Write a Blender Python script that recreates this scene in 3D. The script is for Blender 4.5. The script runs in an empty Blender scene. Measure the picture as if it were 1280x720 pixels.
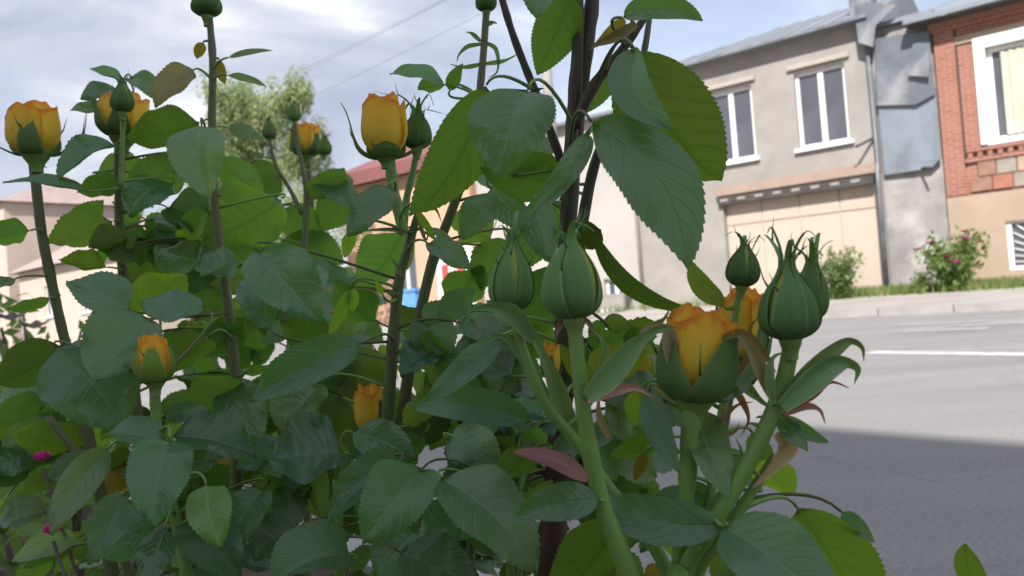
import bpy, math, random
import numpy as np
from mathutils import Matrix, Vector

random.seed(7)
rng = np.random.default_rng(7)
sc = bpy.context.scene
COL = sc.collection

# ------------------------------------------------------------------ camera
FPX, IW, IH = 1000.0, 1280.0, 720.0
CAM = np.array([0.0, 0.0, 0.65])
_p, _r = math.atan(16 / FPX), math.radians(4.5)
FWD = np.array([0, math.cos(_p), math.sin(_p)])
_r0 = np.array([1.0, 0, 0]); _u0 = np.cross(_r0, FWD)
RGT = math.cos(_r) * _r0 - math.sin(_r) * _u0
UPV = math.sin(_r) * _r0 + math.cos(_r) * _u0
cam = bpy.data.cameras.new('camera')
cam.sensor_width = 36; cam.lens = 36 * FPX / IW
cam.clip_start = 0.02; cam.clip_end = 3000
cam.dof.use_dof = True; cam.dof.focus_distance = 0.43
cam.dof.aperture_fstop = cam.lens / 1.7
camo = bpy.data.objects.new('camera', cam); COL.objects.link(camo)
M = Matrix.Identity(4)
for i in range(3):
    M[i][0], M[i][1], M[i][2], M[i][3] = RGT[i], UPV[i], -FWD[i], CAM[i]
camo.matrix_world = M
sc.camera = camo

# ------------------------------------------------------------------ world, sun, exposure
SUN_EL, SUN_TRAVEL = math.radians(43), np.array([0.30, 0.954])       # horizontal travel direction of the light
sun_az = math.atan2(-SUN_TRAVEL[0], -SUN_TRAVEL[1])                  # from +Y clockwise
world = bpy.data.worlds.new('World'); sc.world = world; world.use_nodes = True
nt = world.node_tree; nt.nodes.clear()
def N_(tree, typ, **kw):
    n = tree.nodes.new(typ)
    for k, v in kw.items():
        if k.startswith('i_'): n.inputs[int(k[2:]) if k[2:].isdigit() else k[2:].replace('_', ' ')].default_value = v
        else: setattr(n, k, v)
    return n
sky = N_(nt, 'ShaderNodeTexSky', sky_type='NISHITA', sun_disc=False, sun_elevation=SUN_EL, sun_rotation=sun_az)
tc = N_(nt, 'ShaderNodeTexCoord')
mp = N_(nt, 'ShaderNodeMapping'); mp.inputs['Scale'].default_value = (1, 1, 2.6); mp.inputs['Location'].default_value = (3.1, 0.4, 1.7)
nz = N_(nt, 'ShaderNodeTexNoise', i_Scale=3.4, i_Detail=8.0, i_Roughness=0.55, i_Distortion=0.5)
nz2 = N_(nt, 'ShaderNodeTexNoise', i_Scale=1.3, i_Detail=4.0, i_Roughness=0.5)
r1 = N_(nt, 'ShaderNodeValToRGB'); r2 = N_(nt, 'ShaderNodeValToRGB')
e = r1.color_ramp.elements
e[0].position = .38; e[0].color = (1.95, 2.15, 2.72, 1)
e[1].position = .70; e[1].color = (4.6, 4.7, 4.95, 1)
m_ = e.new(.52); m_.color = (2.6, 2.76, 3.25, 1); m_ = e.new(.60); m_.color = (3.15, 3.26, 3.6, 1)
e = r2.color_ramp.elements
e[0].position = .36; e[0].color = (.72, .72, .72, 1); e[1].position = .52; e[1].color = (.97, .97, .97, 1)
mx = N_(nt, 'ShaderNodeMix', data_type='RGBA')
bg = N_(nt, 'ShaderNodeBackground', i_Strength=0.092); wo = N_(nt, 'ShaderNodeOutputWorld')
lk = nt.links.new
lk(tc.outputs['Generated'], mp.inputs['Vector']); lk(mp.outputs[0], nz.inputs['Vector']); lk(mp.outputs[0], nz2.inputs['Vector'])
lk(nz.outputs[0], r1.inputs[0]); lk(nz2.outputs[0], r2.inputs[0])
lk(r2.outputs[0], mx.inputs[0]); lk(sky.outputs[0], mx.inputs[6]); lk(r1.outputs[0], mx.inputs[7])
lk(mx.outputs[2], bg.inputs[0]); lk(bg.outputs[0], wo.inputs[0])
sl = bpy.data.lights.new('sun', 'SUN'); sl.energy = 2.8; sl.angle = math.radians(0.6); sl.color = (1, .95, .90)
so = bpy.data.objects.new('sun', sl); COL.objects.link(so)
so.rotation_euler = Vector((SUN_TRAVEL[0] * math.cos(SUN_EL), SUN_TRAVEL[1] * math.cos(SUN_EL), -math.sin(SUN_EL))).to_track_quat('-Z', 'Y').to_euler()
sc.view_settings.view_transform = 'Standard'; sc.view_settings.look = 'None'
sc.view_settings.exposure = 1.5; sc.view_settings.gamma = 1.0
sc.render.engine = 'CYCLES'
sc.cycles.max_bounces = 7; sc.cycles.transmission_bounces = 6; sc.cycles.transparent_max_bounces = 8
sc.cycles.sample_clamp_indirect = 6
sc.cycles.use_denoising = True

# ------------------------------------------------------------------ helpers
def unit(v):
    v = np.asarray(v, float); return v / (np.linalg.norm(v) + 1e-12)
def at(px, py, d):
    """point of the place seen at (px, py) of the photograph, d metres in front of the camera"""
    return CAM + d * (FWD + (px - 640) / FPX * RGT - (py - 360) / FPX * UPV)
def rot(v, ax, ang):
    ax = unit(ax); c, s = math.cos(ang), math.sin(ang)
    return v * c + np.cross(ax, v) * s + ax * np.dot(ax, v) * (1 - c)
ORG = {}
def mesh(name, verts, faces, uv=None, smooth=True):
    me = bpy.data.meshes.new(name)
    me.from_pydata([tuple(map(float, v)) for v in verts], [], faces)
    if uv is not None:
        l = me.uv_layers.new(name='UVMap')
        idx = np.empty(len(me.loops), int); me.loops.foreach_get('vertex_index', idx)
        l.data.foreach_set('uv', np.asarray(uv, float)[idx].ravel())
    if smooth: me.polygons.foreach_set('use_smooth', [True] * len(me.polygons))
    me.update()
    return me
def put(name, verts, faces, mat, parent=None, origin=None, uv=None, smooth=True, color=None, kind=None):
    """one mesh object; world-space vertices, its origin at `origin`"""
    verts = np.asarray(verts, float)
    if origin is None: origin = verts.mean(0) if parent is not None else np.array([verts[:, 0].mean(), verts[:, 1].mean(), verts[:, 2].min()])
    origin = np.asarray(origin, float)
    me = mesh(name, verts - origin, faces, uv, smooth)
    me.materials.append(mat)
    return link(name, me, origin, parent, color, kind)
def link(name, me, origin, parent=None, color=None, kind=None, mat3=None):
    o = bpy.data.objects.new(name, me); COL.objects.link(o)
    po = ORG[parent.name] if parent is not None else np.zeros(3)
    if parent is not None: o.parent = parent
    loc = Vector(tuple(map(float, origin - po)))
    if mat3 is None: o.location = loc
    else: o.matrix_basis = Matrix.Translation(loc) @ mat3
    ORG[o.name] = np.asarray(origin, float)
    if color is not None: o.color = (*color, 1)
    if kind: o['kind'] = kind
    return o
def tag(o, label, cat, group=None):
    o['label'] = label; o['category'] = cat
    if group: o['group'] = group
    return o
def thing(name, loc, label, cat, group=None):
    o = bpy.data.objects.new(name, None); COL.objects.link(o); o.empty_display_size = .05
    o.location = Vector(tuple(map(float, loc))); ORG[o.name] = np.asarray(loc, float)
    return tag(o, label, cat, group)
def catmull(pts, n):
    P = np.asarray(pts, float)
    if len(P) < 3:
        t = np.linspace(0, 1, n)[:, None]; return P[0] * (1 - t) + P[-1] * t
    Q = np.vstack([2 * P[0] - P[1], P, 2 * P[-1] - P[-2]])
    out = []
    for t in np.linspace(0, len(P) - 1, n):
        i = min(int(t), len(P) - 2); u = t - i
        a, b, c, d = Q[i], Q[i + 1], Q[i + 2], Q[i + 3]
        out.append(.5 * (2 * b + (c - a) * u + (2 * a - 5 * b + 4 * c - d) * u * u + (3 * b - a - 3 * c + d) * u ** 3))
    return np.array(out)
class MB:
    def __init__(s): s.v = []; s.f = []; s.uv = []
    def add(s, v, f, uv=None):
        o = len(s.v); s.v.extend(map(tuple, v)); s.f.extend([tuple(i + o for i in q) for q in f])
        s.uv.extend(map(tuple, uv) if uv is not None else [(0, 0)] * len(v))
        return s
    def grid(s, P, uv=None, wrap=False):
        n, m = P.shape[:2]
        f = [(i * m + j, i * m + (j + 1) % m, (i + 1) * m + (j + 1) % m, (i + 1) * m + j) for i in range(n - 1) for j in range(m if wrap else m - 1)]
        return s.add(P.reshape(-1, 3), f, None if uv is None else uv.reshape(-1, 2))
    def tube(s, path, rad, sides=8, cap=True):
        path = np.asarray(path, float); n = len(path)
        rad = np.broadcast_to(np.asarray(rad, float), (n,))
        T = np.gradient(path, axis=0); T /= np.linalg.norm(T, axis=1)[:, None] + 1e-12
        a = np.cross(T[0], [0.3, 0.1, 0.95]);
        if np.linalg.norm(a) < 1e-3: a = np.cross(T[0], [1, 0, 0])
        a = unit(a); rows = []
        for i in range(n):
            a = unit(a - np.dot(a, T[i]) * T[i]); b = np.cross(T[i], a)
            th = np.linspace(0, 2 * math.pi, sides, endpoint=False)
            rows.append(path[i] + rad[i] * (np.cos(th)[:, None] * a + np.sin(th)[:, None] * b))
        P = np.array(rows); o = len(s.v)
        uv = np.stack(np.meshgrid(np.linspace(0, 1, sides), np.linspace(0, 1, n)), -1)
        s.grid(P, uv, wrap=True)
        if cap:
            s.f.append(tuple(o + (n - 1) * sides + k for k in range(sides)))
            s.f.append(tuple(o + k for k in range(sides))[::-1])
        return s
    def box(s, c):
        """8 corners: bottom four, top four"""
        return s.add(c, [(3, 2, 1, 0), (4, 5, 6, 7), (0, 1, 5, 4), (1, 2, 6, 5), (2, 3, 7, 6), (3, 0, 4, 7)])
    def put(s, name, mat, parent=None, **k):
        return put(name, s.v, s.f, mat, parent, uv=s.uv, **k)

# ------------------------------------------------------------------ materials
def new_mat(name):
    m = bpy.data.materials.new(name); m.use_nodes = True; m.node_tree.nodes.clear()
    return m, m.node_tree
def rough_mat(name, c1, c2, scale=3.0, rough=.85, bump=0.0, detail=6, c3=None, s3=.4, spec=.3, stretch=(1, 1, 1), metallic=0.0, bscale=None):
    m, t = new_mat(name); L = t.links.new
    co = N_(t, 'ShaderNodeTexCoord'); ma = N_(t, 'ShaderNodeMapping'); ma.inputs['Scale'].default_value = stretch
    L(co.outputs['Object'], ma.inputs[0])
    n1 = N_(t, 'ShaderNodeTexNoise', i_Scale=scale, i_Detail=detail, i_Roughness=.6); L(ma.outputs[0], n1.inputs['Vector'])
    rp = N_(t, 'ShaderNodeValToRGB'); rp.color_ramp.elements[0].position = .35; rp.color_ramp.elements[1].position = .65
    rp.color_ramp.elements[0].color = (*c1, 1); rp.color_ramp.elements[1].color = (*c2, 1); L(n1.outputs[0], rp.inputs[0])
    col = rp.outputs[0]
    if c3:
        n2 = N_(t, 'ShaderNodeTexNoise', i_Scale=s3, i_Detail=5.0, i_Roughness=.65); L(ma.outputs[0], n2.inputs['Vector'])
        r3 = N_(t, 'ShaderNodeValToRGB'); r3.color_ramp.elements[0].position = .5; r3.color_ramp.elements[1].position = .68
        L(n2.outputs[0], r3.inputs[0])
        mi = N_(t, 'ShaderNodeMix', data_type='RGBA'); mi.inputs[7].default_value = (*c3, 1)
        L(r3.outputs[0], mi.inputs[0]); L(col, mi.inputs[6]); col = mi.outputs[2]
    b = N_(t, 'ShaderNodeBsdfPrincipled', i_Roughness=rough); b.inputs['Specular IOR Level'].default_value = spec; b.inputs['Metallic'].default_value = metallic
    L(col, b.inputs['Base Color'])
    if bump:
        n3 = N_(t, 'ShaderNodeTexNoise', i_Scale=bscale or scale * 6, i_Detail=4.0); L(ma.outputs[0], n3.inputs['Vector'])
        bp = N_(t, 'ShaderNodeBump', i_Strength=bump, i_Distance=.02); L(n3.outputs[0], bp.inputs['Height']); L(bp.outputs[0], b.inputs['Normal'])
    o = N_(t, 'ShaderNodeOutputMaterial'); L(b.outputs[0], o.inputs[0])
    return m
def math_(t, op, a, b=None, c=None):
    n = N_(t, 'ShaderNodeMath', operation=op)
    for i, x in enumerate((a, b, c)):
        if x is None: continue
        if hasattr(x, 'links'): t.links.new(x, n.inputs[i])
        else: n.inputs[i].default_value = x
    return n.outputs[0]
def leaf_mat(name, top1, top2, under, trans, tfac=.36, veins=8.0, rtop=.36, bump=.35, margin=0.0, spots=0.0, vamt=.32):
    m, t = new_mat(name); L = t.links.new
    uv = N_(t, 'ShaderNodeTexCoord'); sp = N_(t, 'ShaderNodeSeparateXYZ'); L(uv.outputs['UV'], sp.inputs[0])
    oi = N_(t, 'ShaderNodeObjectInfo'); ge = N_(t, 'ShaderNodeNewGeometry')
    a = math_(t, 'ABSOLUTE', math_(t, 'MULTIPLY_ADD', sp.outputs[0], 2.0, -1.0))
    mid = N_(t, 'ShaderNodeMapRange', interpolation_type='SMOOTHSTEP'); L(a, mid.inputs[0])
    for k, v in zip((1, 2, 3, 4), (.09, .015, 0, 1)): mid.inputs[k].default_value = v
    tt = math_(t, 'MULTIPLY', math_(t, 'SUBTRACT', sp.outputs[1], math_(t, 'MULTIPLY', math_(t, 'POWER', a, 1.3), .26)), veins)
    fr = math_(t, 'ABSOLUTE', math_(t, 'MULTIPLY_ADD', math_(t, 'FRACT', tt), 2.0, -1.0))
    lat = N_(t, 'ShaderNodeMapRange', interpolation_type='SMOOTHSTEP'); L(fr, lat.inputs[0])
    for k, v in zip((1, 2, 3, 4), (.78, 1.0, 0, .75)): lat.inputs[k].default_value = v
    vein = math_(t, 'MAXIMUM', mid.outputs[0], lat.outputs[0])
    nz = N_(t, 'ShaderNodeTexNoise', i_Scale=55.0, i_Detail=5.0, i_Roughness=.6); L(uv.outputs['Object'], nz.inputs['Vector'])
    big = N_(t, 'ShaderNodeTexNoise', i_Scale=5.0, i_Detail=3.0); L(uv.outputs['UV'], big.inputs['Vector'])
    mt = N_(t, 'ShaderNodeMix', data_type='RGBA'); mt.inputs[6].default_value = (*top1, 1); mt.inputs[7].default_value = (*top2, 1)
    L(math_(t, 'MULTIPLY_ADD', nz.outputs[0], .6, math_(t, 'MULTIPLY', oi.outputs['Random'], .55)), mt.inputs[0])
    mv = N_(t, 'ShaderNodeMix', data_type='RGBA'); mv.inputs[7].default_value = (top2[0] * 2.2 + .02, top2[1] * 1.7 + .02, top2[2] * 1.5 + .01, 1)
    L(math_(t, 'MULTIPLY', vein, vamt), mv.inputs[0]); L(mt.outputs[2], mv.inputs[6])
    mu = N_(t, 'ShaderNodeMix', data_type='RGBA'); mu.inputs[6].default_value = (*under, 1); mu.inputs[7].default_value = (under[0] * .7, under[1] * .75, under[2] * .7, 1)
    L(big.outputs[0], mu.inputs[0])
    mb = N_(t, 'ShaderNodeMix', data_type='RGBA'); L(ge.outputs['Backfacing'], mb.inputs[0]); L(mv.outputs[2], mb.inputs[6]); L(mu.outputs[2], mb.inputs[7])
    last = mb.outputs[2]
    if spots:
        sn = N_(t, 'ShaderNodeTexNoise', i_Scale=9.0, i_Detail=4.0, i_Roughness=.7); va = N_(t, 'ShaderNodeVectorMath', operation='ADD'); L(uv.outputs['UV'], va.inputs[0]); L(oi.outputs['Random'], va.inputs[1]); L(va.outputs[0], sn.inputs['Vector'])
        sr = N_(t, 'ShaderNodeMapRange'); L(sn.outputs[0], sr.inputs[0])
        for k, v in zip((1, 2, 3, 4), (.64, .74, 0, spots)): sr.inputs[k].default_value = v
        sm = N_(t, 'ShaderNodeMix', data_type='RGBA'); L(sr.outputs[0], sm.inputs[0]); L(last, sm.inputs[6]); sm.inputs[7].default_value = (.12, .10, .04, 1); last = sm.outputs[2]
    if margin:
        mr = N_(t, 'ShaderNodeMapRange', interpolation_type='SMOOTHSTEP'); L(a, mr.inputs[0])
        for k, v in zip((1, 2, 3, 4), (.72, 1.0, 0, margin)): mr.inputs[k].default_value = v
        mm = N_(t, 'ShaderNodeMix', data_type='RGBA'); L(mr.outputs[0], mm.inputs[0]); L(last, mm.inputs[6]); mm.inputs[7].default_value = (.30, .36, .20, 1); last = mm.outputs[2]
    ti = N_(t, 'ShaderNodeMix', data_type='RGBA', blend_type='MULTIPLY'); ti.inputs[0].default_value = 1
    L(last, ti.inputs[6]); L(oi.outputs['Color'], ti.inputs[7])
    hb = math_(t, 'ADD', math_(t, 'MULTIPLY', vein, -.7), math_(t, 'MULTIPLY', nz.outputs[0], .5))
    bp = N_(t, 'ShaderNodeBump', i_Strength=bump, i_Distance=.0012); L(hb, bp.inputs['Height'])
    b = N_(t, 'ShaderNodeBsdfPrincipled'); L(ti.outputs[2], b.inputs['Base Color']); L(bp.outputs[0], b.inputs['Normal'])
    L(math_(t, 'MULTIPLY_ADD', ge.outputs['Backfacing'], .3, math_(t, 'ADD', math_(t, 'MULTIPLY_ADD', big.outputs[0], .14, rtop - .14), math_(t, 'MULTIPLY', math_(t, 'FRACT', math_(t, 'MULTIPLY', oi.outputs['Random'], 7.3)), .2))), b.inputs['Roughness'])
    L(math_(t, 'MULTIPLY_ADD', ge.outputs['Backfacing'], -.6, .85), b.inputs['Specular IOR Level'])
    tr = N_(t, 'ShaderNodeBsdfTranslucent'); L(bp.outputs[0], tr.inputs['Normal'])
    tv = N_(t, 'ShaderNodeMix', data_type='RGBA'); tv.inputs[6].default_value = (*trans, 1); tv.inputs[7].default_value = (trans[0] * .45, trans[1] * .5, trans[2] * .5, 1)
    L(math_(t, 'MULTIPLY_ADD', vein, .35, math_(t, 'MULTIPLY', oi.outputs['Random'], .5)), tv.inputs[0])
    t2 = N_(t, 'ShaderNodeMix', data_type='RGBA', blend_type='MULTIPLY'); t2.inputs[0].default_value = 1
    L(tv.outputs[2], t2.inputs[6]); L(oi.outputs['Color'], t2.inputs[7]); L(t2.outputs[2], tr.inputs['Color'])
    ms = N_(t, 'ShaderNodeMixShader', i_0=tfac); L(b.outputs[0], ms.inputs[1]); L(tr.outputs[0], ms.inputs[2])
    o = N_(t, 'ShaderNodeOutputMaterial'); L(ms.outputs[0], o.inputs[0])
    return m
LEAF = leaf_mat('rose_leaf', (.048, .128, .056), (.074, .168, .084), (.11, .165, .060), (.27, .54, .05), tfac=.39, rtop=.27, bump=.34, spots=.55)
SEPAL = leaf_mat('sepal_green', (.075, .185, .060), (.105, .24, .085), (.14, .24, .09), (.2, .36, .06), tfac=.22, veins=1.0, rtop=.5, bump=.3, margin=.4, spots=.6, vamt=.04)
def cane_mat(name, c1, c2, rough=.5):
    m, t = new_mat(name); L = t.links.new
    co = N_(t, 'ShaderNodeTexCoord'); ma = N_(t, 'ShaderNodeMapping'); ma.inputs['Scale'].default_value = (1, 1, .25); L(co.outputs['Object'], ma.inputs[0])
    n = N_(t, 'ShaderNodeTexNoise', i_Scale=90.0, i_Detail=5.0); L(ma.outputs[0], n.inputs['Vector'])
    n2 = N_(t, 'ShaderNodeTexNoise', i_Scale=14.0, i_Detail=3.0); L(co.outputs['Object'], n2.inputs['Vector'])
    mi = N_(t, 'ShaderNodeMix', data_type='RGBA'); mi.inputs[6].default_value = (*c1, 1); mi.inputs[7].default_value = (*c2, 1)
    s = math_(t, 'MULTIPLY_ADD', n.outputs[0], .8, math_(t, 'MULTIPLY_ADD', n2.outputs[0], 1.6, -.8)); L(s, mi.inputs[0])
    mi.clamp_factor = True
    n4 = N_(t, 'ShaderNodeTexNoise', i_Scale=32.0, i_Detail=4.0, i_Roughness=.65); L(co.outputs['Object'], n4.inputs['Vector'])
    r4 = N_(t, 'ShaderNodeMapRange'); L(n4.outputs[0], r4.inputs[0])
    for k, v in zip((1, 2, 3, 4), (.5, .75, 0, .6)): r4.inputs[k].default_value = v
    m4 = N_(t, 'ShaderNodeMix', data_type='RGBA'); L(r4.outputs[0], m4.inputs[0]); L(mi.outputs[2], m4.inputs[6]); m4.inputs[7].default_value = (c1[0] * .9 + .03, c1[1] * .45, c1[2] * .6, 1)
    b = N_(t, 'ShaderNodeBsdfPrincipled', i_Roughness=rough); L(m4.outputs[2], b.inputs['Base Color']); b.inputs['Specular IOR Level'].default_value = .35
    bp = N_(t, 'ShaderNodeBump', i_Strength=.3, i_Distance=.001); L(n.outputs[0], bp.inputs['Height']); L(bp.outputs[0], b.inputs['Normal'])
    o = N_(t, 'ShaderNodeOutputMaterial'); L(b.outputs[0], o.inputs[0])
    return m
C_GREEN = cane_mat('cane_young_green', (.15, .30, .065), (.20, .33, .09))
C_OLIVE = cane_mat('cane_olive', (.10, .15, .055), (.15, .14, .075))
C_DARK = cane_mat('cane_dark', (.04, .05, .024), (.07, .055, .036))
C_MAROON = cane_mat('cane_maroon', (.05, .022, .024), (.08, .045, .04))
def petal_mat(name, base, midc, edge):
    m, t = new_mat(name); L = t.links.new
    uv = N_(t, 'ShaderNodeTexCoord'); sp = N_(t, 'ShaderNodeSeparateXYZ'); L(uv.outputs['UV'], sp.inputs[0])
    n = N_(t, 'ShaderNodeTexNoise', i_Scale=6.0, i_Detail=6.0, i_Roughness=.65); L(uv.outputs['UV'], n.inputs['Vector'])
    a = math_(t, 'ABSOLUTE', math_(t, 'MULTIPLY_ADD', sp.outputs[0], 2.0, -1.0))
    f = math_(t, 'ADD', math_(t, 'MULTIPLY_ADD', n.outputs[0], .5, -.25), math_(t, 'MAXIMUM', sp.outputs[1], math_(t, 'MULTIPLY', math_(t, 'POWER', a, 4.0), .93)))
    rp = N_(t, 'ShaderNodeValToRGB'); e = rp.color_ramp.elements
    e[0].position = .15; e[0].color = (*base, 1); e[1].position = 1.06; e[1].color = (*edge, 1); k = e.new(.8); k.color = (*midc, 1); L(f, rp.inputs[0])
    st = N_(t, 'ShaderNodeTexNoise', i_Scale=1.0, i_Detail=4.0); mm = N_(t, 'ShaderNodeMapping'); mm.inputs['Scale'].default_value = (60, 3, 1); L(uv.outputs['UV'], mm.inputs[0]); L(mm.outputs[0], st.inputs['Vector'])
    bp = N_(t, 'ShaderNodeBump', i_Strength=.4, i_Distance=.001); L(st.outputs[0], bp.inputs['Height'])
    bl = N_(t, 'ShaderNodeTexNoise', i_Scale=3.2, i_Detail=5.0, i_Roughness=.7); oi = N_(t, 'ShaderNodeObjectInfo'); va = N_(t, 'ShaderNodeVectorMath', operation='MULTIPLY_ADD'); va.inputs[1].default_value = (9, 9, 9); L(oi.outputs['Random'], va.inputs[0]); L(uv.outputs['UV'], va.inputs[2]); L(va.outputs[0], bl.inputs['Vector'])
    br_ = N_(t, 'ShaderNodeMapRange'); L(bl.outputs[0], br_.inputs[0])
    for kk, vv in zip((1, 2, 3, 4), (.6, .72, 0, .65)): br_.inputs[kk].default_value = vv
    bm = N_(t, 'ShaderNodeMix', data_type='RGBA'); L(br_.outputs[0], bm.inputs[0]); L(rp.outputs[0], bm.inputs[6]); bm.inputs[7].default_value = (edge[0] * .8, edge[1] * .6, edge[2] * .6, 1); rp = bm; rp_out = bm.outputs[2]
    b = N_(t, 'ShaderNodeBsdfPrincipled', i_Roughness=.55); L(rp_out, b.inputs['Base Color']); L(bp.outputs[0], b.inputs['Normal']); b.inputs['Specular IOR Level'].default_value = .25
    tr = N_(t, 'ShaderNodeBsdfTranslucent'); L(rp_out, tr.inputs[0])
    ms = N_(t, 'ShaderNodeMixShader', i_0=.4); L(b.outputs[0], ms.inputs[1]); L(tr.outputs[0], ms.inputs[2])
    o = N_(t, 'ShaderNodeOutputMaterial'); L(ms.outputs[0], o.inputs[0])
    return m
PETAL = petal_mat('petal_orange', (.92, .74, .10), (.93, .65, .06), (.80, .30, .04))
PETAL_Y = petal_mat('petal_yellow', (.90, .62, .08), (.92, .55, .05), (.9, .38, .04))
BUDCORE = rough_mat('bud_core', (.22, .30, .06), (.32, .36, .07), 40, .6)
GLASS = rough_mat('window_glass', (.07, .073, .09), (.10, .103, .125), .8, .08, spec=.6)
WHITE = rough_mat('white_plastic', (.74, .74, .73), (.8, .8, .79), 2, .45)
def asphalt_mat():
    m, t = new_mat('asphalt'); L = t.links.new
    co = N_(t, 'ShaderNodeTexCoord')
    fine = N_(t, 'ShaderNodeTexNoise', i_Scale=70.0, i_Detail=4.0, i_Roughness=.7); L(co.outputs['Object'], fine.inputs['Vector'])
    mp = N_(t, 'ShaderNodeMapping'); mp.inputs['Rotation'].default_value = (0, 0, math.radians(39.5)); mp.inputs['Scale'].default_value = (.25, 1.4, 1); L(co.outputs['Object'], mp.inputs[0])
    big = N_(t, 'ShaderNodeTexNoise', i_Scale=.9, i_Detail=7.0, i_Roughness=.62); L(mp.outputs[0], big.inputs['Vector'])
    cr = N_(t, 'ShaderNodeTexVoronoi', feature='DISTANCE_TO_EDGE', i_Scale=.55); L(co.outputs['Object'], cr.inputs['Vector'])
    wob = N_(t, 'ShaderNodeTexNoise', i_Scale=3.0, i_Detail=4.0); L(co.outputs['Object'], wob.inputs['Vector'])
    va = N_(t, 'ShaderNodeVectorMath', operation='MULTIPLY_ADD'); va.inputs[1].default_value = (.7, .7, .7); L(wob.outputs[1], va.inputs[0]); L(co.outputs['Object'], va.inputs[2]); L(va.outputs[0], cr.inputs['Vector'])
    rp = N_(t, 'ShaderNodeValToRGB'); e = rp.color_ramp.elements
    e[0].position = .3; e[0].color = (.20, .195, .19, 1); e[1].position = .72; e[1].color = (.29, .28, .27, 1); L(big.outputs[0], rp.inputs[0])
    m2 = N_(t, 'ShaderNodeMix', data_type='RGBA', blend_type='MULTIPLY'); m2.inputs[0].default_value = 1
    g = N_(t, 'ShaderNodeValToRGB'); g.color_ramp.elements[0].position = .3; g.color_ramp.elements[0].color = (.72, .72, .72, 1); g.color_ramp.elements[1].position = .7; g.color_ramp.elements[1].color = (1.2, 1.2, 1.2, 1); L(fine.outputs[0], g.inputs[0])
    L(rp.outputs[0], m2.inputs[6]); L(g.outputs[0], m2.inputs[7])
    ck = N_(t, 'ShaderNodeMapRange'); L(cr.outputs[0], ck.inputs[0])
    for k, v in zip((1, 2, 3, 4), (.0, .010, .82, 1.0)): ck.inputs[k].default_value = v
    m3 = N_(t, 'ShaderNodeMix', data_type='RGBA', blend_type='MULTIPLY'); m3.inputs[0].default_value = 1; L(m2.outputs[2], m3.inputs[6]); L(ck.outputs[0], m3.inputs[7])
    b = N_(t, 'ShaderNodeBsdfPrincipled', i_Roughness=.8); b.inputs['Specular IOR Level'].default_value = .35; L(m3.outputs[2], b.inputs['Base Color'])
    bp = N_(t, 'ShaderNodeBump', i_Strength=.5, i_Distance=.004); L(fine.outputs[0], bp.inputs['Height']); L(bp.outputs[0], b.inputs['Normal'])
    o = N_(t, 'ShaderNodeOutputMaterial'); L(b.outputs[0], o.inputs[0])
    return m
ASPHALT = asphalt_mat()
def worn_or_sunlit_paint(name, lo, hi):
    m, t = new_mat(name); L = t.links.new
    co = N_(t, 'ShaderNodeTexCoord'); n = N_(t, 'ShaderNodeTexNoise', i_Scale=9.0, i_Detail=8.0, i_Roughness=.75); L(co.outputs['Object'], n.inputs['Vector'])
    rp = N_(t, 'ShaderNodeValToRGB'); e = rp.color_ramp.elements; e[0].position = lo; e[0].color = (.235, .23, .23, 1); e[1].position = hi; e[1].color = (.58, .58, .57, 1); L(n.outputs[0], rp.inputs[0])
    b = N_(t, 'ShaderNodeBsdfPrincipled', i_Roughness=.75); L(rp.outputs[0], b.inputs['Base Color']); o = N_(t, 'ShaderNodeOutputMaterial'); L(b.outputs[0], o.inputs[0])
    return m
PAINT = worn_or_sunlit_paint('road_paint', .3, .6); PAINT_SUNLIT = worn_or_sunlit_paint('road_paint_sunlit', .46, .95)  # line paint, then a pale tone imitating sunlight between tree shadows
def brick_mat():
    m, t = new_mat('red_brick'); L = t.links.new
    co = N_(t, 'ShaderNodeTexCoord')
    br = N_(t, 'ShaderNodeTexBrick', i_Scale=1.0); br.inputs['Brick Width'].default_value = .26; br.inputs['Row Height'].default_value = .078; br.inputs['Mortar Size'].default_value = .009
    br.inputs['Color1'].default_value = (.25, .095, .07, 1); br.inputs['Color2'].default_value = (.31, .125, .09, 1); br.inputs['Mortar'].default_value = (.36, .26, .21, 1)
    L(co.outputs['UV'], br.inputs['Vector'])
    n = N_(t, 'ShaderNodeTexNoise', i_Scale=1.6, i_Detail=7.0, i_Roughness=.7); L(co.outputs['UV'], n.inputs['Vector'])
    mi = N_(t, 'ShaderNodeMix', data_type='RGBA'); mi.inputs[7].default_value = (.35, .20, .145, 1)
    r = N_(t, 'ShaderNodeMapRange'); L(n.outputs[0], r.inputs[0]); r.inputs[1].default_value = .48; r.inputs[2].default_value = .75; r.inputs[4].default_value = .7
    L(r.outputs[0], mi.inputs[0]); L(br.outputs[0], mi.inputs[6])
    b = N_(t, 'ShaderNodeBsdfPrincipled', i_Roughness=.9); b.inputs['Specular IOR Level'].default_value = .2; L(mi.outputs[2], b.inputs['Base Color'])
    bp = N_(t, 'ShaderNodeBump', i_Strength=.6, i_Distance=.01); L(br.outputs[1], bp.inputs['Height']); bp.invert = True; L(bp.outputs[0], b.inputs['Normal'])
    o = N_(t, 'ShaderNodeOutputMaterial'); L(b.outputs[0], o.inputs[0])
    return m
BRICK = brick_mat()
STUCCO = rough_mat('grey_stucco', (.265, .245, .225), (.325, .305, .28), 1.2, .92, .35, c3=(.25, .235, .22), s3=.5, bscale=30)
STUCCO_PALE = rough_mat('pale_stucco', (.37, .345, .325), (.42, .395, .375), .8, .92, .3, c3=(.42, .39, .37), s3=.35, bscale=30)
CONCRETE = rough_mat('raw_concrete', (.22, .21, .205), (.33, .315, .30), 1.6, .92, .4, c3=(.44, .42, .40), s3=.9, bscale=25)
GARAGE = rough_mat('garage_paint', (.45, .37, .305), (.49, .405, .335), .7, .7, .1, c3=(.41, .335, .275), s3=.3)
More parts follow.
